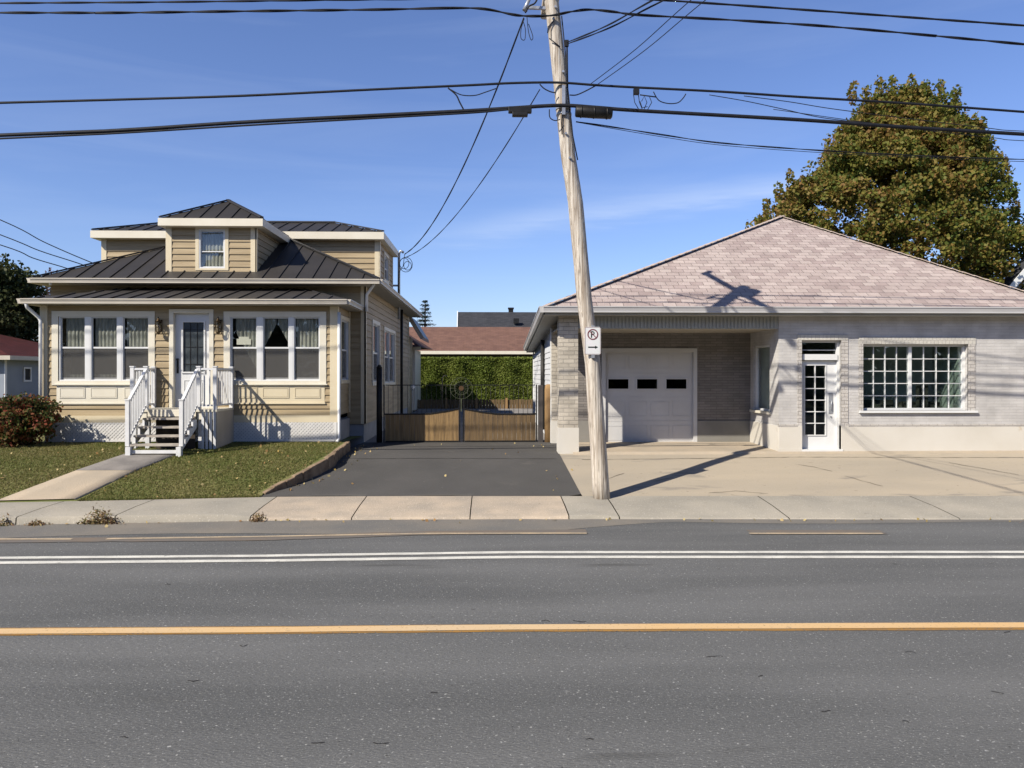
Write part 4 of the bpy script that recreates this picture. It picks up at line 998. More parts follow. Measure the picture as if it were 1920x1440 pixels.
# ================= WIRES =================
def wire(name, pts, r, label, group=None, twist=0.0, sub=6, catg='cable', m='rubber', n=5):
    P3 = [Vector(p) for p in pts]; out_ = []
    for i in range(len(P3) - 1):
        p0 = P3[max(i - 1, 0)]; p1 = P3[i]; p2 = P3[i + 1]; p3 = P3[min(i + 2, len(P3) - 1)]
        for k in range(sub):
            t = k / sub; out_.append(.5 * ((2 * p1) + (p2 - p0) * t + (2 * p0 - 5 * p1 + 4 * p2 - p3) * t * t + (3 * p1 - p0 - 3 * p2 + p3) * t ** 3))
    out_.append(P3[-1])
    mb = MB()
    if twist:
        # lashed bundle: two strands winding round each other
        dens = []
        for i in range(len(out_) - 1):
            m_ = max(1, int((out_[i + 1] - out_[i]).length / .12))
            for k in range(m_): dens.append(out_[i].lerp(out_[i + 1], k / m_))
        dens.append(out_[-1])
        for ph in (0, math.pi):
            mb.tube([p + Vector((0, math.cos(j * .45 + ph), math.sin(j * .45 + ph))) * twist for j, p in enumerate(dens)], r, n)
    else: mb.tube(out_, r, n)
    return tag(mb.build(name, M[m]), label, catg, group)
def W(lst, Y=YPo): return [P(a, b, Y) for a, b in lst]
gs = 'cables strung along the street'
def ext(lst, s0, s1, Y=YPo):
    q = W(lst, Y); a = q[0] + (q[0] - q[1]).normalized() * s0; b = q[-1] + (q[-1] - q[-2]).normalized() * s1
    return [a] + q + [b]
wire('overhead_cable', ext([(0, 24), (200, 24), (450, 21), (700, 18), (850, 15), (910, 17), (960, 27), (990, 30), (1034, 29), (1070, 22), (1105, 18), (1150, 22), (1200, 28), (1380, 38), (1560, 50), (1740, 66), (1920, 83)], 14, 14, YPo - .2), .014, 'twisted power cable crossing the whole top of the view in front of the pole', gs, twist=.012)
wire('overhead_cable', ext([(0, 6), (300, 4), (630, 0)], 14, 6), .013, 'thin cable at the top left corner of the view, highest above the bungalow', gs, twist=.008)
wire('overhead_cable', ext([(1180, -4), (1500, 18), (1920, 48)], 3, 14), .017, 'single cable at the top right, highest above the brick building', gs, twist=.006)
wire('overhead_cable', ext([(0, 193), (220, 187), (450, 180), (700, 168), (880, 160), (960, 156), (1045, 155), (1120, 160), (1190, 164), (1350, 172), (1500, 182), (1700, 194), (1920, 210)], 14, 14, YPo - .17), .023, 'upper of the two thick black communication cables at the middle of the pole', gs)
wire('overhead_cable', ext([(0, 254), (220, 245), (450, 230), (700, 217), (880, 208), (960, 203), (1050, 198), (1120, 202), (1200, 208), (1500, 225), (1700, 239), (1920, 252)], 14, 14, YPo - .17), .036, 'lower and thickest black communication cable at the middle of the pole', gs)
wire('overhead_cable', ext([(0, 260), (220, 250), (450, 236), (700, 222), (880, 212), (950, 206)], 14, 0, YPo - .19), .018, 'cable lashed right under the thickest cable, left of the pole', gs)
wire('overhead_cable', W([(1080, 228), (1160, 240), (1250, 254), (1350, 268), (1520, 281), (1700, 291), (1920, 299), (2300, 305)], YPo + .3), .008, 'thin drooping wire below the thick cables right of the pole, the upper of two', gs, twist=.008)
wire('overhead_cable', W([(1080, 229), (1160, 243), (1250, 258), (1350, 272), (1520, 285), (1700, 294), (1920, 303), (2300, 309)], YPo + .35), .006, 'thin drooping wire below the thick cables right of the pole, the lower of two', gs)
wire('overhead_cable', W([(1330, 178), (1400, 190), (1470, 205), (1550, 222), (1700, 238), (1850, 249), (1920, 252), (2200, 258)], YPo + .3), .008, 'thin wire leaving the upper thick cable towards the maple tree, lower branch', gs)
wire('overhead_cable', W([(1395, 180), (1480, 191), (1560, 204), (1700, 222), (1850, 240), (1920, 246), (2200, 256)], YPo + .3), .008, 'thin wire leaving the upper thick cable towards the maple tree, upper branch', gs)
wire('overhead_cable', W([(1450, 205), (1700, 240), (1860, 258), (1920, 264), (2200, 275)], YPo + .4), .007, 'thin wire close under the thickest cable at the right edge of the view', gs)
gd = 'service wires running down to the bungalow roof mast'
m0 = Vector((mst.x + .2, mst.y - .05, mst.z - .02))
def drop(a, b, sag, n=10): return [Vector(a).lerp(Vector(b), k / n) - Vector((0, 0, 4 * sag * (k / n) * (1 - k / n))) for k in range(n + 1)]
wire('service_wire', drop(P(982, 34, YPo), m0, .75), .013, 'service wire from the pole top bracket down to the bungalow roof mast', gd, twist=.010)
wire('service_wire', drop(P(1012, 168, YPo), m0 + Vector((0, 0, -.12)), .55), .009, 'thinner service wire from the upper thick cable down to the bungalow roof mast', gd, twist=.006)
mb = MB()
for k, rr_ in enumerate((.16, .22, .13)):
    c = P(758 + k * 3, 494 + k * 2, mst.y - .1); mb.tube([c + Vector((rr_ * math.cos(t), .02 * k, rr_ * 1.15 * math.sin(t))) for t in [i * .42 for i in range(16)]], .010, 4, cap=False)
mb.tube([m0, m0 + Vector((-.05, 0, -.4)), m0 + Vector((-.18, 0, -.6)), (mst.x, mst.y - .08, 5.2)], .01, 4)
tag(mb.build('wire_coil', M['rubber']), 'tangled coil of black wire hanging from the bungalow service mast', 'wire coil')
gt = 'wires crossing the road overhead from the pole'
for (a, b, lab, tw) in (((1062, 80), (1236, -6), 'upper strand of the wire pair from the pole conduit up over the road', .006), ((1062, 83), (1246, 0), 'lower strand of the wire pair from the pole conduit up over the road', .006),
                    ((1108, 157), (1300, -4), 'thin wire rising from the upper thick cable over the road, left one of two', 0), ((1118, 160), (1330, -6), 'thin wire rising from the upper thick cable over the road, right one of two', 0)):
    A_ = P(*a, YPo - .1); B_ = P(*b, 11.0); C_ = B_ + (B_ - A_) * 2.0
    wire('road_crossing_wire', [A_, A_.lerp(B_, .5) - Vector((0, 0, .05)), B_, B_.lerp(C_, .5) + Vector((0, 0, .02)), C_], .009 if tw else .007, lab, gt, twist=tw)
wire('jumper_wire', W([(1118, 160), (1095, 172), (1080, 178), (1068, 178)], YPo - .16), .012, 'short jumper from the upper thick cable to the pole, right side', 'short jumper loops on the cables')
wire('jumper_wire', W([(1012, 158), (1020, 166), (1032, 172), (1042, 174)], YPo - .16), .012, 'short jumper from the upper thick cable to the pole, left side', 'short jumper loops on the cables')
wire('jumper_wire', W([(840, 165), (855, 178), (862, 192), (870, 207)], YPo - .17), .014, 'short cable link slanting between the two thick cables left of the pole', 'short jumper loops on the cables')
wire('jumper_wire', W([(845, 168), (865, 178), (890, 179), (910, 173), (930, 166)], YPo - .17), .010, 'shallow hanging loop under the upper thick cable left of the pole', 'short jumper loops on the cables')
wire('jumper_wire', W([(1225, 172), (1235, 188), (1252, 194), (1270, 193), (1280, 185), (1286, 176)], YPo - .17), .010, 'hanging loop under the upper thick cable right of the pole', 'short jumper loops on the cables')
wire('jumper_wire', W([(1030, 205), (1031, 220), (1040, 226), (1050, 224)], YPo - .2), .010, 'small loop of cable against the left side of the pole', 'short jumper loops on the cables')
wire('jumper_wire', W([(983, 35), (977, 55), (977, 72), (984, 74), (985, 55), (981, 40)], YPo - .1), .007, 'narrow hanging wire loop under the top bracket, left one', 'short jumper loops on the cables')
wire('jumper_wire', W([(988, 32), (991, 60), (996, 75), (999, 68), (991, 45)], YPo - .1), .007, 'narrow hanging wire loop under the top bracket, right one', 'short jumper loops on the cables')
wire('jumper_wire', W([(985, 24), (992, 12), (1003, 6), (1010, -8)], YPo - .1), .016, 'short lead rising from the top bracket past the top of the view', 'short jumper loops on the cables')
gl_ = 'wires at the left edge meeting the bungalow roof'
for a, b, c_, lab in (((-300, 290), (0, 412), (166, 490), 'highest of the three wires at the left edge, sloping down behind the bungalow roof'), ((-300, 330), (0, 440), (148, 494), 'middle of the three wires at the left edge, sloping down behind the bungalow roof'), ((-300, 370), (0, 459), (125, 503), 'lowest of the three wires at the left edge, sloping down behind the bungalow roof')):
    wire('side_wire', [P(*a, 24), P(*b, 25), P((b[0] + c_[0]) / 2, (b[1] + c_[1]) / 2 + 3, 25.5), P(*c_, 26), P(c_[0] + 60, c_[1] + 22, 26.5)], .016, lab, gl_)
# cable closures
mb = MB(); a, b = P(1079, 209, YPo - .17), P(1148, 213, YPo - .17); mb.tube([a, a.lerp(b, .03), a.lerp(b, .5), a.lerp(b, .97), b], [.085, .10, .104, .10, .07], 16)
for f in (.15, .5, .85): q = a.lerp(b, f); mb.tube([q - Vector((.012, 0, 0)), q + Vector((.012, 0, 0))], .11, 16)
tag(mb.build('splice_closure', M['black']), 'black cylindrical splice case hanging on the thick cable just right of the pole', 'splice case')
mb = MB(); a = P(976, 208, YPo - .17); mb.box(a.x - .22, a.x + .2, a.y - .05, a.y + .05, a.z - .04, a.z + .07); mb.box(a.x - .15, a.x + .13, a.y - .06, a.y + .06, a.z - .10, a.z - .03)
tag(mb.build('terminal_box', M['black'], bevel=.012), 'small dark terminal box hanging on the thick cable left of the pole', 'terminal box')
mb = MB(); a = P(1193, 172, YPo - .17); mb.box(a.x - .05, a.x + .05, a.y - .04, a.y + .04, a.z - .05, a.z + .05); mb.tube(W([(1200, 178), (1230, 182)], YPo - .17), .012, 5)
for q in ([(1188, 178), (1190, 192), (1197, 204)], [(1197, 178), (1199, 192), (1204, 204)], [(1203, 190), (1208, 180), (1213, 192), (1208, 204)], [(1218, 182), (1222, 192), (1214, 206)], [(1200, 190), (1204, 202), (1214, 200)]):
    mb.tube(W(q, YPo - .17), .007, 4)
tag(mb.build('cable_tap', M['rubber']), 'cluster of small tap and looped leads between the thick cables right of the splice case', 'cable tap')

# ================= RIGHT BUILDING =================
YB = 17.8; fb = front(YB)
def bx_(px): return PX(px, YB)
def bz(py): return PZ(1650, py, YB)
bld = thing('brick_building', (bx_(1500), YB, .55), 'low grey white brick building with pink shingle hip roof and recessed garage', 'building')
XW = bx_(1460); XRt = 13.0; zs = bz(592); zbase = .30
DO = (bx_(1503), bx_(1577), bz(848), bz(638)); WO = (bx_(1618), bx_(1815), bz(770), bz(645))
YGd = 19.75; fg = front(YGd)
mb = MB(); wall(mb, fb, XW, XRt, bz(798), zs, [(DO[0], DO[1], DO[2], DO[3]), WO], .22)
frw = sideL(XW)     # recess right wall, faces left
RWn = (PXS(1443, XW), PXS(1413, XW), PZ(1443, 772, PXS(1443, XW)), PZ(1443, 646, PXS(1443, XW)))
wall(mb, frw, YB, YGd, bz(798), zs, [RWn], .15)
mb.build('brick_wall', M['brick'], bld)
XGl = PX(1034, 19.75)
GD = (PX(1128, YGd), PX(1307, YGd), PZ(1200, 834, YGd), PZ(1200, 653, YGd))
zc = bz(617)
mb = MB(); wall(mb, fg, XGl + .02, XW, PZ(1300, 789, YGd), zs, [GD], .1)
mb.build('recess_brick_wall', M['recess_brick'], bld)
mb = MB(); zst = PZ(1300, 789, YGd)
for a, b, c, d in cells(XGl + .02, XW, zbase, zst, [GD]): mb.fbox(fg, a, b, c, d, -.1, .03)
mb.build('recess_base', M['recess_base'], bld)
# stucco base
mb = MB()
for a, b, c, d in cells(XW, XRt, zbase, bz(798), [DO]): mb.fbox(fb, a, b, c, d, -.2, .03)
mb.fbox(frw, YB + .001, YGd - .04, zbase, bz(798), -.1, .03)
mb.fbox(fb, XW - .04, DO[0] - .02, zbase, bz(841), .03, .06)
mb.build('stucco_base', M['stucco'], bld)
# soldier course trims
mb = MB(); mb.fbox(fb, WO[0] - .10, WO[1] + .18, WO[3], bz(632), -.02, .02); mb.fbox(fb, DO[0] - .10, DO[1] + .16, DO[3], bz(628), -.02, .02)
mb.build_each('lintel', M['soldier'], bld)
mb = MB(); mb.fbox(fb, WO[1], WO[1] + .17, WO[2] - .02, WO[3], -.02, .018); mb.fbox(fb, WO[0] - .10, WO[0], WO[2] - .02, WO[3], -.02, .018)
mb.fbox(fb, DO[1], DO[1] + .16, bz(798), DO[3], -.02, .018); mb.fbox(fb, DO[0] - .10, DO[0], bz(798), DO[3], -.02, .018)
mb.build_each('brick_surround', M['jamb_brick'], bld)
mb = MB(); mb.fbox(fb, XW + .0, DO[0] - .10, bz(800), bz(795), -.02, .032); mb.fbox(fb, DO[1] + .16, XRt, bz(800), bz(795), -.02, .032); mb.build_each('ledge_course', M['jamb_brick'], bld)
# big window
mb = MB(); n0 = -.17
casing(mb, fb, WO[0], WO[1], WO[2], WO[3], .055, n0 - .04, n0 + .05)
wf = mb.build('window', M['white'], bld)
mb = MB(); cm = bx_(1712.5); mb.fbox(fb, cm - .035, cm + .035, WO[2] + .055, WO[3] - .055, n0 - .03, n0 + .035)
for s0, s1 in ((WO[0] + .055, cm - .035), (cm + .035, WO[1] - .055)):
    for k in range(1, 4): u = s0 + (s1 - s0) * k / 4; mb.fbox(fb, u - .008, u + .008, WO[2] + .055, WO[3] - .055, n0 - .012, n0 + .012)
    for k in range(1, 5): v = WO[2] + .055 + (WO[3] - WO[2] - .11) * k / 5; mb.fbox(fb, s0, s1, v - .009, v + .009, n0 - .01, n0 + .014)
mb.build('muntins', M['white'], wf)
mb = MB(); mb.fbox(fb, WO[0] + .05, WO[1] - .05, WO[2] + .05, WO[3] - .05, n0 - .022, n0 - .016); mb.build('pane', M['glass_refl'], wf)
mb = MB(); mb.fbox(fb, WO[0] - .10, WO[1] + .20, WO[2] - .05, WO[2] + .0, -.15, .07); mb.build('window_sill', M['white'], wf)
mb = MB(); mb.fbox(fb, bx_(1750), bx_(1772), bz(770), bz(722), -.75, -.7); mb.fbox(fb, bx_(1640), bx_(1700), bz(772), bz(752), -.9, -.6); mb.fbox(fb, bx_(1730), bx_(1800), bz(772), bz(756), -1.1, -.8); mb.build_each('office_furniture', M['room'], bld)
# room behind: floor, back wall
mb = MB(); mb.box(XW + .3, XRt - .1, YB + 1.9, YB + 1.95, .5, zs); mb.box(XW + .2, XW + .25, YB + .25, YB + 3.2, .5, zs); mb.box(XW + .2, XRt, YB + .1, YB + 3.2, .5, .58)
mb.build('interior_wall', M['room_pale'], bld)
mb = MB(); mb.box(bx_(1808), bx_(1808) + .05, YB + .25, YB + 1.3, .6, zs); mb.build('interior_partition', M['room_pale'], bld)
# door
mb = MB(); dn = -.16
casing(mb, fb, DO[0], DO[1], DO[2], DO[3], .05, dn - .05, dn + .06, wb=0)
mb.fbox(fb, DO[0] + .05, DO[1] - .05, bz(675), bz(664), dn - .04, dn + .09); 
mb.fbox(fb, DO[0] - .02, DO[1] + .02, bz(850), bz(842), -.2, .06)
df = mb.build('door_frame', M['white'], bld)
mb = MB(); sl = (DO[0] + .05, DO[1] - .05, bz(842), bz(676)); lt = (bx_(1514), bx_(1553), bz(816), bz(685))
fdr = Fr((0, YB - dn, 0), (1, 0, 0), (0, -1, 0)); wall(mb, fdr, *sl[:2], *sl[2:], [lt], .045)
bd = mb.build('door', M['white'], bld)
mb = MB(); casing(mb, fb, lt[0] - .02, lt[1] + .02, lt[2] - .02, lt[3] + .02, .022, dn, dn + .02)
u = (lt[0] + lt[1]) / 2; mb.fbox(fb, u - .010, u + .010, lt[2], lt[3], dn - .02, dn + .012)
for k in range(1, 6): v = lt[2] + (lt[3] - lt[2]) * k / 6; mb.fbox(fb, lt[0], lt[1], v - .010, v + .010, dn - .018, dn + .014)
mb.build('muntins', M['white'], bd)
mb = MB(); mb.fbox(fb, *lt, dn - .035, dn - .03); mb.build('pane', M['glass_dark'], bd)
mb = MB(); mb.fbox(fb, DO[0] + .05, DO[1] - .05, bz(664), DO[3] - .05, dn - .03, dn - .025); mb.build('transom', M['glass_dark'], bld)
mb = MB(); mb.fbox(fb, DO[0] + .05, DO[1] - .05, bz(656) - .012, bz(656) + .012, dn - .02, dn + .0); mb.build('transom_bar', M['galv'], bld)
mb = MB(); mb.fbox(fb, bx_(1559), bx_(1567), bz(776), bz(737), dn, dn + .012); mb.tube([fb.p(bx_(1563), bz(752), dn), fb.p(bx_(1563), bz(752), dn + .05), fb.p(bx_(1563), bz(768), dn + .05), fb.p(bx_(1563), bz(768), dn)], .012, 6); mb.tube([fb.p(bx_(1563.5), bz(782), dn), fb.p(bx_(1563.5), bz(782), dn + .02)], .018, 8); mb.build('handle', M['galv'], bd)
# recess window
mb = MB(); casing(mb, frw, *RWn, .05, -.12, -.05); rwf = mb.build('window', M['white'], bld)
mb = MB(); mb.fbox(frw, RWn[0] + .04, RWn[1] - .04, RWn[2] + .04, RWn[3] - .04, -.10, -.095); mb.build('pane', M['glass'], rwf)
mb = MB(); mb.fbox(frw, RWn[0] - .1, RWn[1] + .1, RWn[2] - .06, RWn[2], -.1, .07); mb.build('window_sill', M['cream_light'], rwf)
# garage door with panels and three windows
gn = -.05; fgd = Fr((0, YGd - gn, 0), (1, 0, 0), (0, -1, 0))
a, b, c, d = GD
gwn = [(PX(p0, YGd), PX(p1, YGd), PZ(1200, 729, YGd), PZ(1200, 711, YGd)) for p0, p1 in ((1141, 1179), (1195, 1233), (1250, 1288))]
mb = MB(); a += .10; b -= .10; d -= .03; ns = 4; secs = [c + (d - c) * k / ns for k in range(ns + 1)]
wall(mb, fgd, a, b, c, d, gwn, .04)
for k in range(ns):
    z0, z1 = secs[k], secs[k + 1]
    if k: mb.fbox(fg, a, b, z0 - .004, z0 + .004, gn, gn + .006)
    if k == 2: continue
    for j in range(4):
        u0 = a + (b - a) * (j + .08) / 4; u1 = a + (b - a) * (j + .92) / 4
        casing(mb, fg, u0, u1, z0 + .12, z1 - .12, .012, gn, gn + .007)
for g_ in gwn: casing(mb, fg, g_[0] - .035, g_[1] + .035, g_[2] - .035, g_[3] + .035, .035, gn, gn + .018)
gdo = mb.build('garage_door', M['garage_door'], bld)
mb = MB()
for g_ in gwn: mb.fbox(fg, *g_, gn - .03, gn - .025)
mb.build('pane', M['glass_dark'], gdo)
mb = MB(); mb.fbox(fg, PX(1209, YGd), PX(1220, YGd), c + .02, c + .06, gn, gn + .03); mb.build('handle', M['black'], gdo)
mb = MB(); a, b, c, d = GD; casing(mb, fg, a, b, c, d, .10, -.06, .02, wb=0); mb.build('garage_frame', M['garage_door'], bld)
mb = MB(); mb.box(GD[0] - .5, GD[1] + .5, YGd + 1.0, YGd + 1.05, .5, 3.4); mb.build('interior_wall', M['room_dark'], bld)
# corner pillar and left side
pl0, pl1 = bx_(1048), bx_(1084)
mb = MB(); mb.box(pl0, pl1, YB, YB + .42, bz(801), zs)
mb.build('pillar', M['brick_beige'], bld)
mb = MB(); mb.box(pl0 - .015, pl1 + .015, YB - .02, YB + .44, zbase, bz(801)); mb.build('pillar_base', M['stucco'], bld)
YLb = 28.5; eL1 = P(986, 652, YLb); eL0z = None
mb = MB(); fll = sideL(XGl + .01)
siding(mb, fll, YGd + .05, YLb - .4, zbase, 3.15, pitch=.15, lip=.014)
mb.box(XGl + .05, XGl + .2, YGd + .1, YLb - .4, 3.1, 3.75)
mb.build('side_siding', M['white_wall'], bld)
mb = MB(); mb.box(XGl, XGl + .28, YGd - .012, YGd + .05, zst, zs - .02); mb.build('wall_end', M['brick_beige'], bld)
mb = MB(); mb.box(XGl - .01, XGl + .28, YGd - .04, YGd + .06, zbase, zst); mb.build('wall_end_base', M['stucco'], bld)
mb = MB(); mb.fbox(fll, YLb - .52, YLb - .4, zbase, 3.3, -.01, .03); mb.fbox(fll, YGd + .05, YGd + .2, zbase, 3.6, -.01, .03); mb.build_each('corner_board', M['white'], bld)
dsy = PXS(1018, XGl - .05)
mb = MB(); mb.tube([(XGl - .06, dsy, 3.4), (XGl - .06, dsy, .8)], .06, 8); mb.build_each('downspout', M['black'], bld)
# header
mb = MB(); mb.box(pl1, XW + .0, YB + .02, YB + .06, zc, zs)
u = pl1 + .02
while u < XW - .02: mb.box(u, u + .05, YB + .005, YB + .02, zc + .01, zs - .02); u += .085
mb.build('header_panel', M['ribbed'], bld)
mb = MB(); mb.box(XGl + .02, XW, YB + .06, YGd, zc, zc + .03); mb.build('recess_ceiling', M['soffit'], bld)
# roof
YEr = 17.43; ZEr = PZ(1400, 577, YEr); A = Vector((PX(1020, YEr), YEr, ZEr)); Tp = P(1466, 407, 23.0); Bq = Vector((13.6, YEr, ZEr))
T2 = Vector((Tp.x, 29.5, Tp.z)); C_ = Vector((eL1.x + .02, YLb, eL1.z)); D_ = Vector((13.6, 33, ZEr))
mb = MB(); roof_plane(mb, [A, Bq, Tp], (0, 1, .5), ribs=False, thick=.06)
mb.prism([A, C_, T2], (0, 0, -.06)); mb.prism([A, T2, Tp], (0, 0, -.06)); mb.prism([Bq, D_, T2], (0, 0, -.06)); mb.prism([Bq, T2, Tp], (0, 0, -.06)); mb.prism([C_, D_, T2], (0, 0, -.06))
mb.build('roof', M['shingle'], bld)
mb = MB()
for p, q in ((A, Tp), (Bq, Tp), (Tp, T2)):
    n = int((q - p).length / .28)
    for k in range(n): s0 = p.lerp(q, k / n); s1 = p.lerp(q, (k + 1.1) / n); mb.beam(s0 + Vector((0, 0, .02)), s1 + Vector((0, 0, .035)), .20, .012)
mb.build('ridge_cap', M['shingle_ridge'], bld)
mb = MB(); gutter_run(mb, A + Vector((-.02, 0, .02)), Bq + Vector((0, 0, .02)), (0, -1, 0), h=.14, d=.12)
gutter_run(mb, C_ + Vector((0, 0, .02)), A + Vector((0, -.06, .02)), (-1, 0, 0), h=.14, d=.12)
mb.build('gutter', M['gutter_grey'], bld)
mb = MB(); mb.box(A.x, 13.6, YEr, YB + .02, zs - .02, zs + .0); mb.box(A.x, 13.6, YEr, YEr + .02, zs, ZEr - .05)
mb.prism([(A.x, YB + .02, zs - .02), (XGl + .06, YB + .02, zs - .02), (XGl + .06, YLb, C_.z - .18), (C_.x, YLb, C_.z - .18)], (0, 0, .02))
mb.prism([(A.x, YEr, zs - .02), (A.x, YEr, ZEr - .05), (C_.x, YLb, C_.z - .05), (C_.x, YLb, C_.z - .18)], (.02, 0, 0))
mb.build('soffit', mat('grey_soffit', (0.36, 0.36, 0.34), 0.6, (0.32, 0.32, 0.30), 2, 3), bld)
# concrete ledge at the foot of the wall
rows = [[(x, YB - .14, zlot(x, YB) + .0 - .03) for x in np.linspace(1.9, 22, 12)], [(x, YB - .13, zlot(x, YB) + .035) for x in np.linspace(1.9, 22, 12)], [(x, YB + .05, zlot(x, YB) + .04) for x in np.linspace(1.9, 22, 12)],
        [(x, YGd + .1, zlot(x, YGd) + .025) for x in np.linspace(1.9, 22, 12)]]
grid('building_apron', rows, M['path'])

# ================= GATE AND POSTS =================
YGt = 20.0; fgt = front(YGt)
def gx(px): return PX(px, YGt)
def gz(py): return PZ(865, py, YGt)
arc_px = lambda px: 777 - 11 * max(0, 1 - abs(px - 865) / 75) ** 1.5
for nm, p0, p1, lab in (('metal_gate', 719, 863, 'left gate leaf of cedar boards under black bars, partly in the house shadow'), ('metal_gate', 868, 1007, 'right gate leaf of cedar boards under black bars, nearest the brick building')):
    gt_ = thing('driveway_gate', (gx((p0 + p1) / 2), YGt, gz(829)), lab, 'gate', 'leaves of the driveway gate')
    mb = MB(); n = 15
    for k in range(n):
        a = p0 + 3 + (p1 - p0 - 6) * k / n; b = p0 + 3 + (p1 - p0 - 6) * (k + 1) / n
        mb.fbox(fgt, gx(a) + .003, gx(b) - .003, gz(826), gz(arc_px((a + b) / 2)), -.012 + (k % 3) * .002, .010 + (k % 3) * .002)
    mb.build('boards', M['gate_wood_new'] if p0 < 800 else M['gate_wood'], gt_)
    mb = MB(); mb.fbox(fgt, gx(p0), gx(p0) + .03, gz(829), gz(721), -.02, .02); mb.fbox(fgt, gx(p1) - .03, gx(p1), gz(829), gz(721), -.03, .03)
    mb.fbox(fgt, gx(p0) + .05, gx(p1) - .05, gz(830), gz(826), -.025, .025)
    m_ = 18
    for k in range(m_):
        a = p0 + (p1 - p0) * k / m_; b = p0 + (p1 - p0) * (k + 1) / m_
        mb.beam(fgt.p(gx(a), gz(arc_px(a)) + .01, 0), fgt.p(gx(b), gz(arc_px(b)) + .01, 0), .05, .035)
    mb.beam(fgt.p(gx(p0) + .05, gz(722), 0), fgt.p(gx(p1) - .05, gz(722), 0), .03, .022)
    for k in range(1, 16):
        a = p0 + (p1 - p0) * k / 16; mb.tube([fgt.p(gx(a), gz(arc_px(a)), 0), fgt.p(gx(a), gz(722), 0)], .0055, 5)
    mb.build('gate_frame', M['black'], gt_)
    mb = MB(); cxp = p0 + 18 if p0 > 865 else p1 - 30
    if p0 < 865:
        mb.tube([fgt.p(gx(835 + 6 * math.cos(t)), gz(712 + 10 * -math.sin(t) + 2), .01) for t in [i * .3 for i in range(3, 11)]] + [fgt.p(gx(829.5), gz(725 + k * 8), .01) for k in range(0, 6)], .012, 5)
        mb.build('scroll', M['black'], gt_)
# round ornament over the meeting of the two leaves
mb = MB(); oc = (gx(865), gz(728)); 
for r_ in (.29, .18): mb.tube([fgt.p(oc[0] + r_ * math.cos(t), oc[1] + r_ * .95 * math.sin(t), .04) for t in [i * math.pi / 16 for i in range(33)]], .006, 5, cap=False)
for k in range(16):
    t = k * math.pi / 8; mb.tube([fgt.p(oc[0] + .07 * math.cos(t), oc[1] + .07 * math.sin(t), .04), fgt.p(oc[0] + .30 * math.cos(t), oc[1] + .275 * math.sin(t), .04)], .0032, 4)
mb.fbox(fgt, oc[0] - .012, oc[0] + .012, oc[1] - .60, oc[1] - .28, .035, .05)
orn = mb.build('gate_ornament', mat('dull_metal', (.10, .11, .065), .7, (.07, .08, .045), 9, 3)); tag(orn, 'round spoked metal ornament with an orange centre above the middle of the driveway gate', 'ornament')
mb = MB(); mb.tube([fgt.p(oc[0], oc[1], .03), fgt.p(oc[0], oc[1], .06)], .065, 14); mb.build('medallion', mat('orange_medallion', (0.10, 0.055, 0.022), .6, (0.08, 0.045, 0.02), 20, 3), orn)
mb = MB(); mb.tube([(gx(711), YGt + .02, .5), (gx(711), YGt + .02, gz(690))], .075, 12); mb.tube([(gx(711), YGt + .02, gz(690)), (gx(711), YGt + .02, gz(684))], [.085, .03], 12)
tag(mb.build('gate_post', M['black']), 'tall black gate post beside the bungalow wall', 'post', 'posts of the driveway gate')
mb = MB(); mb.box(gx(1009), gx(1018), YGt - .06, YGt + .06, .5, gz(722))
tag(mb.build('gate_post', M['grey_wood'], bevel=.01), 'dark grey square gate post next to the cedar post', 'post', 'posts of the driveway gate')
mb = MB(); c = gx(1028); mb.tube([(c, YGt - .02, .5), (c, YGt - .02, gz(730)), (c, YGt - .02, gz(722.5)), (c, YGt - .02, gz(720.5))], [.10, .10, .085, .04], 14)
tag(mb.build('gate_post', M['post_wood']), 'round topped tan wooden post beside the brick building corner', 'post', 'posts of the driveway gate')

# ================= THINGS BEHIND =================
# low cedar fence and hedge
Yf = 35.5; ff = front(Yf); x0, x1 = PX(780, Yf), PX(1006, Yf)
fen = thing('wooden_fence', ((x0 + x1) / 2, Yf, zlot(0, Yf)), 'low weathered cedar fence at the back of the yard in front of the hedge', 'fence')
mb = MB(); n = 40; rn = random.Random(8)
for k in range(n):
    a = x0 + (x1 - x0) * k / n; b = x0 + (x1 - x0) * (k + 1) / n; mb.fbox(ff, a + .006, b - .006, zlot(0, Yf), PZ(890, 749 + rn.uniform(-.6, .8), Yf), -.01, .012)
mb.build('boards', M['gate_wood'], fen)
mb = MB()
for k in range(5): a = x0 + (x1 - x0) * k / 4; mb.fbox(ff, a - .05, a + .05, zlot(0, Yf) - .1, PZ(890, 746, Yf), .012, .10)
mb.build_each('fence_post', M['post_wood'], fen)
Yh = 39.0; hx0, hx1 = PX(779, Yh), PX(1012, Yh); hz0, hz1 = .8, PZ(890, 672, Yh)
n = 46000; hp = np.column_stack([RNG.uniform(hx0, hx1, n), Yh - .35 + RNG.exponential(.12, n), RNG.uniform(hz0, hz1, n)])
hp[:, 1] += .08 * np.sin(hp[:, 0] * 5) + .05 * np.sin(hp[:, 2] * 7 + hp[:, 0] * 3)
n2 = 5000; hp2 = np.column_stack([RNG.uniform(hx0, hx1, n2), RNG.uniform(Yh - .35, Yh + .6, n2), hz1 + RNG.normal(0, .03, n2)])
hd_ = thing('cedar_hedge', ((hx0 + hx1) / 2, Yh, hz0), 'tall clipped green cedar hedge across the back of the yard', 'hedge')
leaves('foliage', np.vstack([hp, hp2]), .095, M['hedge'], hd_, aspect=.5, upbias=.6)
mb = MB(); mb.box(hx0, hx1, Yh - .15, Yh + .5, hz0, hz1 - .05); mb.build('inner_branches', mat('hedge_core', (.02, .03, .01), .9), hd_)
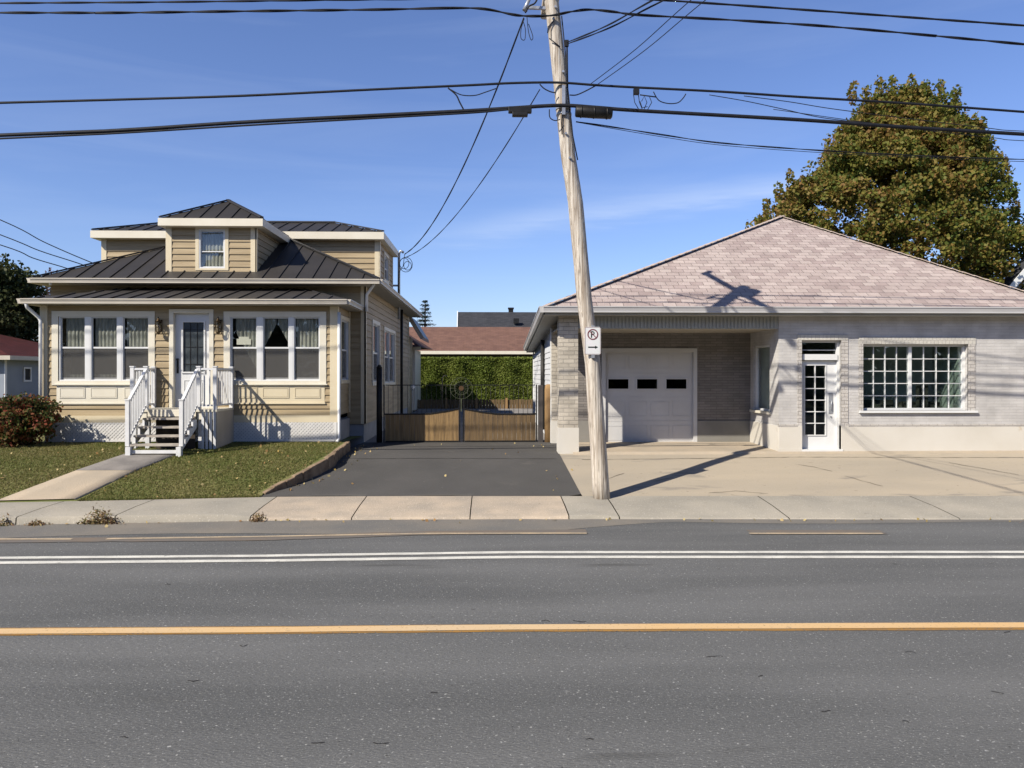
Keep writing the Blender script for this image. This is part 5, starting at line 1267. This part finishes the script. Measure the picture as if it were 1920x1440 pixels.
# brown roofed house
Yr = 46.0; z0 = PZ(890, 659, Yr); xr0, xr1 = PX(788, Yr), PX(1060, Yr); pr_ = P(890, 613, 50.0)
bh = thing('brown_roof_house', ((xr0 + xr1) / 2, 48, 1.0), 'low house with brown shingle roof and white eave right behind the cedar hedge', 'house')
mb = MB(); roof_plane(mb, [(xr0, Yr, z0), (xr1, Yr, z0), (xr1, 50, pr_.z), (xr0 + .2, 50, pr_.z)], (0, 1, .4), ribs=False)
mb.prism([(xr0, Yr, z0), (xr0 + .2, 50, pr_.z), (xr0 - 3.0, 50, pr_.z), (xr0 - 3.0, Yr, z0)], (0, 0, -.05))
mb.build('roof', M['brown_roof'], bh)
mb = MB(); mb.box(xr0 - .1, xr1, Yr - .05, Yr + .0, z0 - .16, z0 + .03); mb.build('fascia', M['cream_light'], bh)
mb = MB(); mb.box(xr0 - 2.5, xr1 - .2, Yr + .6, 54, .9, z0 - .05); mb.build('wall', M['grey_wood'], bh)
mb = MB(); mb.box(xr0 - 2.6, xr1, Yr, Yr + .6, z0 - .16, z0 - .13); mb.build('soffit', M['soffit'], bh)
# grey roofed house further back
Yq = 60.0; q0 = P(858, 640, Yq); q1 = P(859, 585, 65.0); xq1 = PX(1100, Yq)
gh = thing('grey_roof_house', (q0.x + 4, 63, 1), 'dark grey shingle roof house with small vents rising behind the brown roof', 'house')
mb = MB(); roof_plane(mb, [(q0.x, Yq, q0.z), (xq1, Yq, q0.z), (xq1, 65, q1.z), (q1.x, 65, q1.z)], (0, 1, .5), ribs=False); mb.build('roof', M['grey_roof'], gh)
mb = MB(); mb.box(q0.x + .3, xq1, Yq + .5, 69, 1, q0.z); mb.prism([(q0.x + .25, Yq + .5, q0.z), (q0.x + .25, 69.5, q0.z), (q0.x + .25, 65, q1.z - .1)], (.2, 0, 0)); mb.build('wall', M['white_wall'], gh)
mb = MB(); v_ = P(958, 585, 65.2); mb.box(v_.x - .2, v_.x + .2, v_.y, v_.y + .4, v_.z - .3, v_.z + .35); mb.box(v_.x - .25, v_.x + .25, v_.y - .05, v_.y + .45, v_.z + .25, v_.z + .38)
v_ = P(968, 603, 62.6); mb.box(v_.x - .22, v_.x + .22, v_.y - .2, v_.y + .2, v_.z - .15, v_.z + .25); mb.build('roof_vent', M['black'], gh)
mb = MB(); mb.beam((q0.x - .05, Yq, q0.z), (q1.x - .05, 65, q1.z), .08, .22); mb.build('rake_board', M['white'], gh)
# garden shed
Ysh = 34.0; s0 = P(764, 651, Ysh); sx1 = PX(789, Ysh)
sh = thing('garden_shed', (s0.x, Ysh, .9), 'small shed with brown roof and sunlit cream corner behind the bungalow', 'shed')
mb = MB(); mb.box(s0.x - 2.0, PX(777, Ysh), Ysh + .3, Ysh + 3, .8, s0.z - .1); mb.build('wall', M['cream_light'], sh)
mb = MB(); ap = P(752, 618, Ysh + 1.6); mb.add([(s0.x - 2.2, Ysh, s0.z), (sx1, Ysh, s0.z), (sx1 + .3, Ysh + 3.3, s0.z), (s0.x - 2.2, Ysh + 3.3, s0.z), (ap.x, ap.y, ap.z)], [(0, 1, 4), (1, 2, 4), (2, 3, 4), (3, 0, 4), (0, 3, 2, 1)]); mb.build('roof', M['brown_roof'], sh)
mb = MB(); mb.box(s0.x - 2.2, sx1, Ysh - .05, Ysh - .0, s0.z - .13, s0.z + .02); mb.build('fascia', M['cream_light'], sh)
mb = MB(); lp = P(756, 672, 30.3); lp.x = PX(756, 30.3)
mb.tube([(lp.x, 30.3, lp.z - .8), (lp.x, 30.3, lp.z - .12)], .02, 6); mb.tube([lp + Vector((0, 0, -.12)), lp + Vector((0, 0, -.06)), lp, lp + Vector((0, 0, .06)), lp + Vector((0, 0, .12))], [.03, .09, .11, .09, .03], 12)
tag(mb.build('globe_lamp', M['white']), 'white globe garden lamp beside the back corner of the bungalow, the upper one', 'lamp', 'globe lamps behind the bungalow')
mb = MB(); lp = P(773, 726, 28.0)
mb.tube([(lp.x, 28.0, .8), (lp.x, 28.0, lp.z - .1)], .02, 6); mb.tube([lp + Vector((0, 0, -.1)), lp + Vector((0, 0, -.05)), lp, lp + Vector((0, 0, .05)), lp + Vector((0, 0, .1))], [.03, .075, .09, .075, .03], 12)
tag(mb.build('globe_lamp', M['white']), 'white globe garden lamp in front of the shed, the lower one', 'lamp', 'globe lamps behind the bungalow')

# neighbour at far left
XN = PX(8, 30.0); zn = PZ(8, 668, 30.0)
nh = thing('red_roof_house', (XN - 3, 32, .9), 'shaded blue grey house with red roof at the far left edge', 'house')
mb = MB(); mb.box(XN - 7, XN, 30, 38, .7, zn + .02); mb.build('wall', M['grey_siding'], nh)
mb = MB(); mb.box(XN - .0, XN + .03, 30.0, 30.12, .7, zn); mb.build_each('corner_board', M['white_wall'], nh)
cc = [(XN - 7.4, 29.6, zn), (XN + .45, 29.6, zn), (XN + .45, 38.4, zn), (XN - 7.4, 38.4, zn)]; kk = [(XN - 3.4, 33.4, zn + 1.15), (XN - 3.4, 34.6, zn + 1.15)]
mb = MB(); mb.add(cc + kk, [(0, 1, 4), (1, 2, 5, 4), (2, 3, 5), (3, 0, 4, 5), (0, 3, 2, 1)]); mb.build('roof', M['red_roof'], nh)
mb = MB(); fascia_ring(mb, XN - 7.4, XN + .45, 29.6, 38.4, zn - .14, zn + .02); mb.build('gutter', M['gutter'], nh)
fnw = sideR(XN); y0, y1 = PXS(45, XN), PXS(56, XN); wq = (y0, y1, PZ(50, 713, y0), PZ(50, 691, y0))
mb = MB(); casing(mb, fnw, wq[0] - .06, wq[1] + .06, wq[2] - .06, wq[3] + .06, .07, 0, .04); nw = mb.build('window', M['white_wall'], nh)
mb = MB(); mb.fbox(fnw, *wq, .005, .012); mb.build('pane', M['room_dark'], nw)
# white gable house far right
Yw = 34.0; g0 = P(1880, 540, Yw); g1 = P(1990, 415, Yw)
wh = thing('white_gable_house', (g1.x, Yw, 1), 'white gabled house just visible behind the brick building roof at the right edge', 'house')
mb = MB(); rx = g1.x; wdt = rx - g0.x
lowz = g0.z - .8; lx = g0.x - .7
mb.prism([(g0.x + .3, Yw, .5), (2 * rx - g0.x - .3, Yw, .5), (2 * rx - g0.x - .3, Yw, g0.z - .3), (rx, Yw, g1.z - .3), (g0.x + .3, Yw, g0.z - .3)], (0, .55, 0)); mb.build('wall', M['white_wall'], wh)
mb = MB()
for sg in (1, -1):
    X_ = (lambda v: v) if sg == 1 else (lambda v: 2 * rx - v)
    mb.prism([(X_(lx), Yw - .45, lowz), (X_(rx), Yw - .45, g1.z), (X_(rx), Yw - .45, g1.z - .22), (X_(lx), Yw - .45, lowz - .22)], (0, 1.0, 0))
mb.build('roof', M['grey_roof'], wh)
mb = MB(); mb.beam((lx, Yw - .48, lowz - .12), (rx, Yw - .48, g1.z - .12), .05, .28); mb.beam((2 * rx - lx, Yw - .48, lowz - .12), (rx, Yw - .48, g1.z - .12), .05, .28); mb.build('rake_board', M['white'], wh)

# ================= TREES AND SHRUBS =================
def limb_tree(root, base, tops, r0, mat_, fork, nm='trunk'):
    mb = MB(); base = Vector(base); fk = Vector(fork)
    mb.tube([base, base.lerp(fk, .3), base.lerp(fk, .7), fk], [r0 * 1.25, r0, r0 * .9, r0 * .8], 10)
    for t in tops:
        t = Vector(t); m1 = fk.lerp(t, .4) + Vector((random.uniform(-.3, .3), random.uniform(-.3, .3), .3))
        mb.tube([fk, m1, t], [r0 * .6, r0 * .32, r0 * .08], 6)
        for k in range(3):
            s_ = m1.lerp(t, .2 + .25 * k); mb.tube([s_, s_ + Vector((random.uniform(-1, 1), random.uniform(-1, 1), random.uniform(.2, 1)))], [r0 * .18, .015], 5)
    return mb.build(nm, mat_, root)
Yt = 38.0; prof = [(150, 1640, 1745), (172, 1606, 1786), (200, 1575, 1808), (240, 1543, 1842), (300, 1512, 1862), (345, 1468, 1872), (385, 1442, 1900), (420, 1418, 1917), (480, 1420, 1930), (560, 1470, 1930), (620, 1540, 1860)]
mzs = [PZ(1680, p[0] + 34, Yt) for p in prof][::-1]; ml = [PX(p[1] - (12 if p[0] > 280 else 0), Yt) for p in prof][::-1]; mr_ = [PX(p[2] + (10 if p[0] > 280 else 2), Yt) for p in prof][::-1]
mp_ = thing('maple_tree', (PX(1680, Yt), Yt, 1.0), 'big rounded maple with olive green and orange brown leaves behind the brick building', 'tree')
cen = []; rg = random.Random(21)
while len(cen) < 1250:
    z = rg.uniform(mzs[0], mzs[-1]); l, r = np.interp(z, mzs, ml), np.interp(z, mzs, mr_); hw = (r - l) / 2; cx = (l + r) / 2
    t = rg.uniform(0, 2 * math.pi); q = rg.uniform(0.0, 1) ** .38; x = cx + max(hw - .45, .2) * q * math.cos(t); y = Yt + max(hw - .45, .2) * .85 * q * math.sin(t)
    if y > Yt + 2.5: continue
    # hollows
    if math.sin(x * 1.3 + z * .9) * math.sin(z * 1.15 - y * .7) > .88: continue
    cen.append((x, y, z))
for a, b in ((1440, 425), (1460, 400), (1480, 380), (1500, 400), (1520, 430), (1540, 450), (1560, 470), (1600, 480), (1640, 490), (1700, 510), (1760, 530), (1475, 430), (1500, 360), (1620, 450), (1680, 470)):
    for k in range(4): p = P(a + rg.uniform(-14, 14), b + rg.uniform(-12, 12), Yt + rg.uniform(-3, 1)); cen.append(tuple(p))
pts = clumps(cen, [rg.uniform(.3, .8) for _ in cen], 140, squash=.8)
spk = []
for a, b in ((1600, 160), (1625, 168), (1650, 150), (1672, 152), (1711, 150), (1734, 158), (1765, 158), (1792, 168), (1830, 220), (1845, 228), (1480, 325), (1460, 350), (1440, 382), (1422, 412), (1880, 300), (1897, 355), (1905, 385)):
    for k in range(5): p = P(a + rg.uniform(-4, 4), b + k * 7, Yt - rg.uniform(0, 2)); spk.append(tuple(p))
pts = np.vstack([pts, clumps(spk, [.22] * len(spk), 26, squash=1.3)])
leaves('crown', pts, .165, M['maple'], mp_, aspect=.85)
limb_tree(mp_, (PX(1680, Yt), Yt, .9), [P(a, b, Yt) for a, b in ((1500, 400), (1580, 250), (1660, 190), (1740, 200), (1830, 280), (1880, 400), (1620, 330), (1760, 330))], .38, M['bark'], (PX(1680, Yt), Yt, 5.0))
def round_tree(name, px0, px1, pyt, pyb, Y, m, label, ncl, per, ls, rad=(.4, .9), seed=1, dy=.8, ragged=1.0):
    rg = random.Random(seed); a = P((px0 + px1) / 2, (pyt + pyb) / 2, Y); hw = abs(PX(px1, Y) - PX(px0, Y)) / 2; hh_ = (PZ(400, pyt, Y) - PZ(400, pyb, Y)) / 2
    t_ = thing(name, (a.x, Y, 1.0), label, 'tree'); cen = []
    while len(cen) < ncl:
        v = Vector((rg.gauss(0, 1), rg.gauss(0, 1), rg.gauss(0, 1))).normalized() * rg.uniform(.2, 1) ** .4 * rg.uniform(1 - .2 * ragged, 1)
        cen.append((a.x + v.x * hw, Y + v.y * hw * dy, a.z + v.z * hh_))
    leaves('crown', clumps(cen, [rg.uniform(*rad) for _ in cen], per), ls, m, t_)
    limb_tree(t_, (a.x, Y, .8), [(a.x + hw * .6, Y, a.z), (a.x - hw * .6, Y, a.z + .3), (a.x, Y, a.z + hh_ * .8), (a.x + .3 * hw, Y - hw * .4, a.z + hh_ * .5)], .22, M['bark'], (a.x, Y, max(2.2, a.z - hh_ * .6)))
    return t_
round_tree('shade_tree', -120, 84, 478, 690, 37, M['dark_leaf'], 'dark green tree behind the red roofed house at the left edge', 210, 120, .17, seed=4)
round_tree('shade_tree', 30, 140, 488, 680, 52, M['red_leaf'], 'thin reddish tree peeking over the left end of the bungalow roof', 60, 60, .14, rad=(.3, .9), seed=5)
round_tree('shade_tree', 1312, 1352, 446, 600, 70, M['dark_leaf'], 'small distant treetop just above the left slope of the pink roof', 50, 60, .16, rad=(.2, .5), seed=6)
# spruce
Ys_ = 62.0; sp = thing('spruce_tree', (PX(797, Ys_), Ys_, 1), 'dark narrow spruce behind the bungalow eave and the brown roof', 'tree')
zt_ = PZ(797, 563, Ys_); sx = PX(797, Ys_); pts = []; mb = MB(); mb.tube([(sx, Ys_, 1), (sx, Ys_, zt_)], [.2, .03], 8)
rg = random.Random(2); z = zt_ - .1
while z > 3.0:
    ln = .15 + (zt_ - z) * .36 * rg.uniform(.75, 1.25)
    for k in range(9):
        t = rg.uniform(0, 6.28); e_ = Vector((sx + ln * math.cos(t), Ys_ + ln * math.sin(t), z - ln * .15 + .12)); s_ = Vector((sx, Ys_, z)); mb.tube([s_, e_], [.03, .01], 4)
        for j in range(int(14 + ln * 30)): q = s_.lerp(e_, rg.uniform(.1, 1)); pts.append((q.x + rg.gauss(0, .05), q.y + rg.gauss(0, .05), q.z - abs(rg.gauss(0, .09))))
    z -= .30
mb.build('trunk', M['bark'], sp); leaves('needles', pts, .12, M['spruce'], sp, aspect=.35)
# shrub at bungalow's left corner
def shrub(name, px0, px1, pyt, pyb, Y, m, label, ncl, per, ls, rad, seed, cat='shrub', depth=.6):
    rg = random.Random(seed); a = P((px0 + px1) / 2, (pyt + pyb) / 2, Y); hw = abs(PX(px1, Y) - PX(px0, Y)) / 2; z1 = PZ(px0, pyt, Y); z0 = PZ(px0, pyb, Y)
    t_ = thing(name, (a.x, Y, z0), label, cat); cen = []; mb = MB()
    while len(cen) < ncl:
        v = Vector((rg.gauss(0, 1), rg.gauss(0, 1), rg.gauss(0, 1))).normalized() * rg.uniform(.1, 1) ** .45
        f = (v.z + 1) / 2; c = Vector((a.x + v.x * hw * (.7 + .35 * f), Y + v.y * depth, z0 + (z1 - z0) * f)); cen.append(tuple(c))
        if len(cen) % 5 == 0: mb.tube([(a.x + v.x * .2 * hw, Y, z0 - .05), Vector((a.x + v.x * .5 * hw, Y, z0 + (z1 - z0) * .4 * f)), c], [.014, .010, .004], 4)
    leaves('foliage', clumps(cen, [rg.uniform(*rad) for _ in cen], per), ls, m, t_); mb.build('stems', M['bark'], t_)
    return t_
shrub('shrub', -70, 122, 742, 838, 17.7, M['shrub'], 'dense shrub turning from green to red at the left corner of the bungalow porch', 230, 50, .07, (.10, .26), 3)
# dry weeds along the kerb
for i, (a, b, wpx, hpx, lab) in enumerate(((12, 983, 22, 14, 'dry weed tuft at the kerb, leftmost'), (72, 984, 26, 8, 'flat dry weed patch at the kerb, second from the left'), (183, 984, 40, 23, 'largest bushy weed clump growing at the kerb below the path'), (481, 979, 15, 14, 'small dry weed sprig in the kerb joint at the driveway edge'))):
    g0 = G(a, b, 0); g0.y = kerbY(g0.x) - .01; t_ = thing('kerb_weed', g0, lab, 'weed', 'dry weeds along the kerb'); rg = random.Random(i); s = g0.y / F; pts = []
    for k in range(int(900 if i == 2 else 260)):
        u = rg.gauss(0, .42); pts.append((g0.x + u * wpx * s, g0.y + rg.uniform(-.10, .16), g0.z + abs(rg.gauss(0, .5)) * hpx * s * math.exp(-u * u)))
    leaves('leaves', pts, .045, M['weed'], t_, aspect=.45)

# unseen tree row added across the street behind the camera to block the low sky and show in the windows
rg2 = np.random.default_rng(5); n = 42000
tx = rg2.uniform(-75, 75, n); hgt = 12.0 + 1.6 * np.sin(tx * .35) + 1.1 * np.sin(tx * .9 + 1)
tz = rg2.uniform(0, 1, n) ** .8 * hgt; ty = -19 - rg2.uniform(0, 3, n)
o = leaves('added_tree_line', np.column_stack([tx, ty, tz]), .9, M['dark_leaf'], rng=rg2); struct(o, 'stuff')

# cracks in the pavements: thin dark irregular strips lying 4 mm above their sheet
def crack(name, pts, fn, wd, m, up, seed=0, jit=.03):
    rn = random.Random(seed); q = [hit(a, b, fn) for a, b in pts]; c = []
    for a, b in zip(q, q[1:]):
        n = max(2, int((b - a).length / .12))
        for k in range(n): c.append(a.lerp(b, k / n) + Vector((rn.uniform(-jit, jit), rn.uniform(-jit, jit), 0)))
    c.append(q[-1]); A_, B_ = [], []
    for i, p in enumerate(c):
        d = (c[min(i + 1, len(c) - 1)] - c[max(i - 1, 0)]); d.z = 0; d.normalize(); nrm = Vector((-d.y, d.x, 0)); w_ = wd * rn.uniform(.35, 1)
        for L_, sg in ((A_, 1), (B_, -1)): v = p + nrm * w_ / 2 * sg; L_.append((v.x, v.y, fn(v.x, v.y) + up))
    return grid(name, [A_, B_], m)
mk = mat('crack_filler', (0.045, 0.042, 0.04), 0.9); mc = mat('concrete_crack', (0.17, 0.14, 0.105), 0.95)
zroad = lambda x, y: 0.0
crack('driveway_crack', [(632, 861), (800, 860), (1044, 861)], zlot, .03, mk, .010, 1, .012)
crack('forecourt_joint', [(1090, 862), (1300, 860), (1500, 857), (1700, 858), (1919, 858)], zlot, .035, mc, .006, 2, .012)
for i, q in enumerate(([(1496, 871), (1525, 876), (1560, 884)], [(1585, 893), (1620, 903), (1655, 912)], [(1225, 903), (1262, 896)], [(1780, 868), (1840, 878), (1910, 891)], [(1330, 925), (1380, 921), (1440, 926)], [(1130, 900), (1170, 888)])):
    crack('forecourt_crack', q, zlot, .022, mc, .006, 10 + i, .02)
for i, (a, b, ln) in enumerate(((352, 1276, 22), (1325, 1233, 30), (1075, 1164, 24), (1015, 1165, 16), (1697, 1224, 20), (1540, 1335, 16), (1860, 1298, 22), (1882, 1187, 12), (225, 1383, 14), (585, 1394, 24), (700, 1395, 30), (808, 1300, 12), (1690, 1353, 14), (1100, 1388, 12), (310, 1097, 10), (450, 1210, 14), (1420, 1270, 10))):
    crack('road_crack', [(a, b), (a + ln * .5, b + random.Random(i).uniform(-3, 3)), (a + ln, b + random.Random(i + 50).uniform(-3, 3))], zroad, .014, mk, .004, 30 + i, .008)
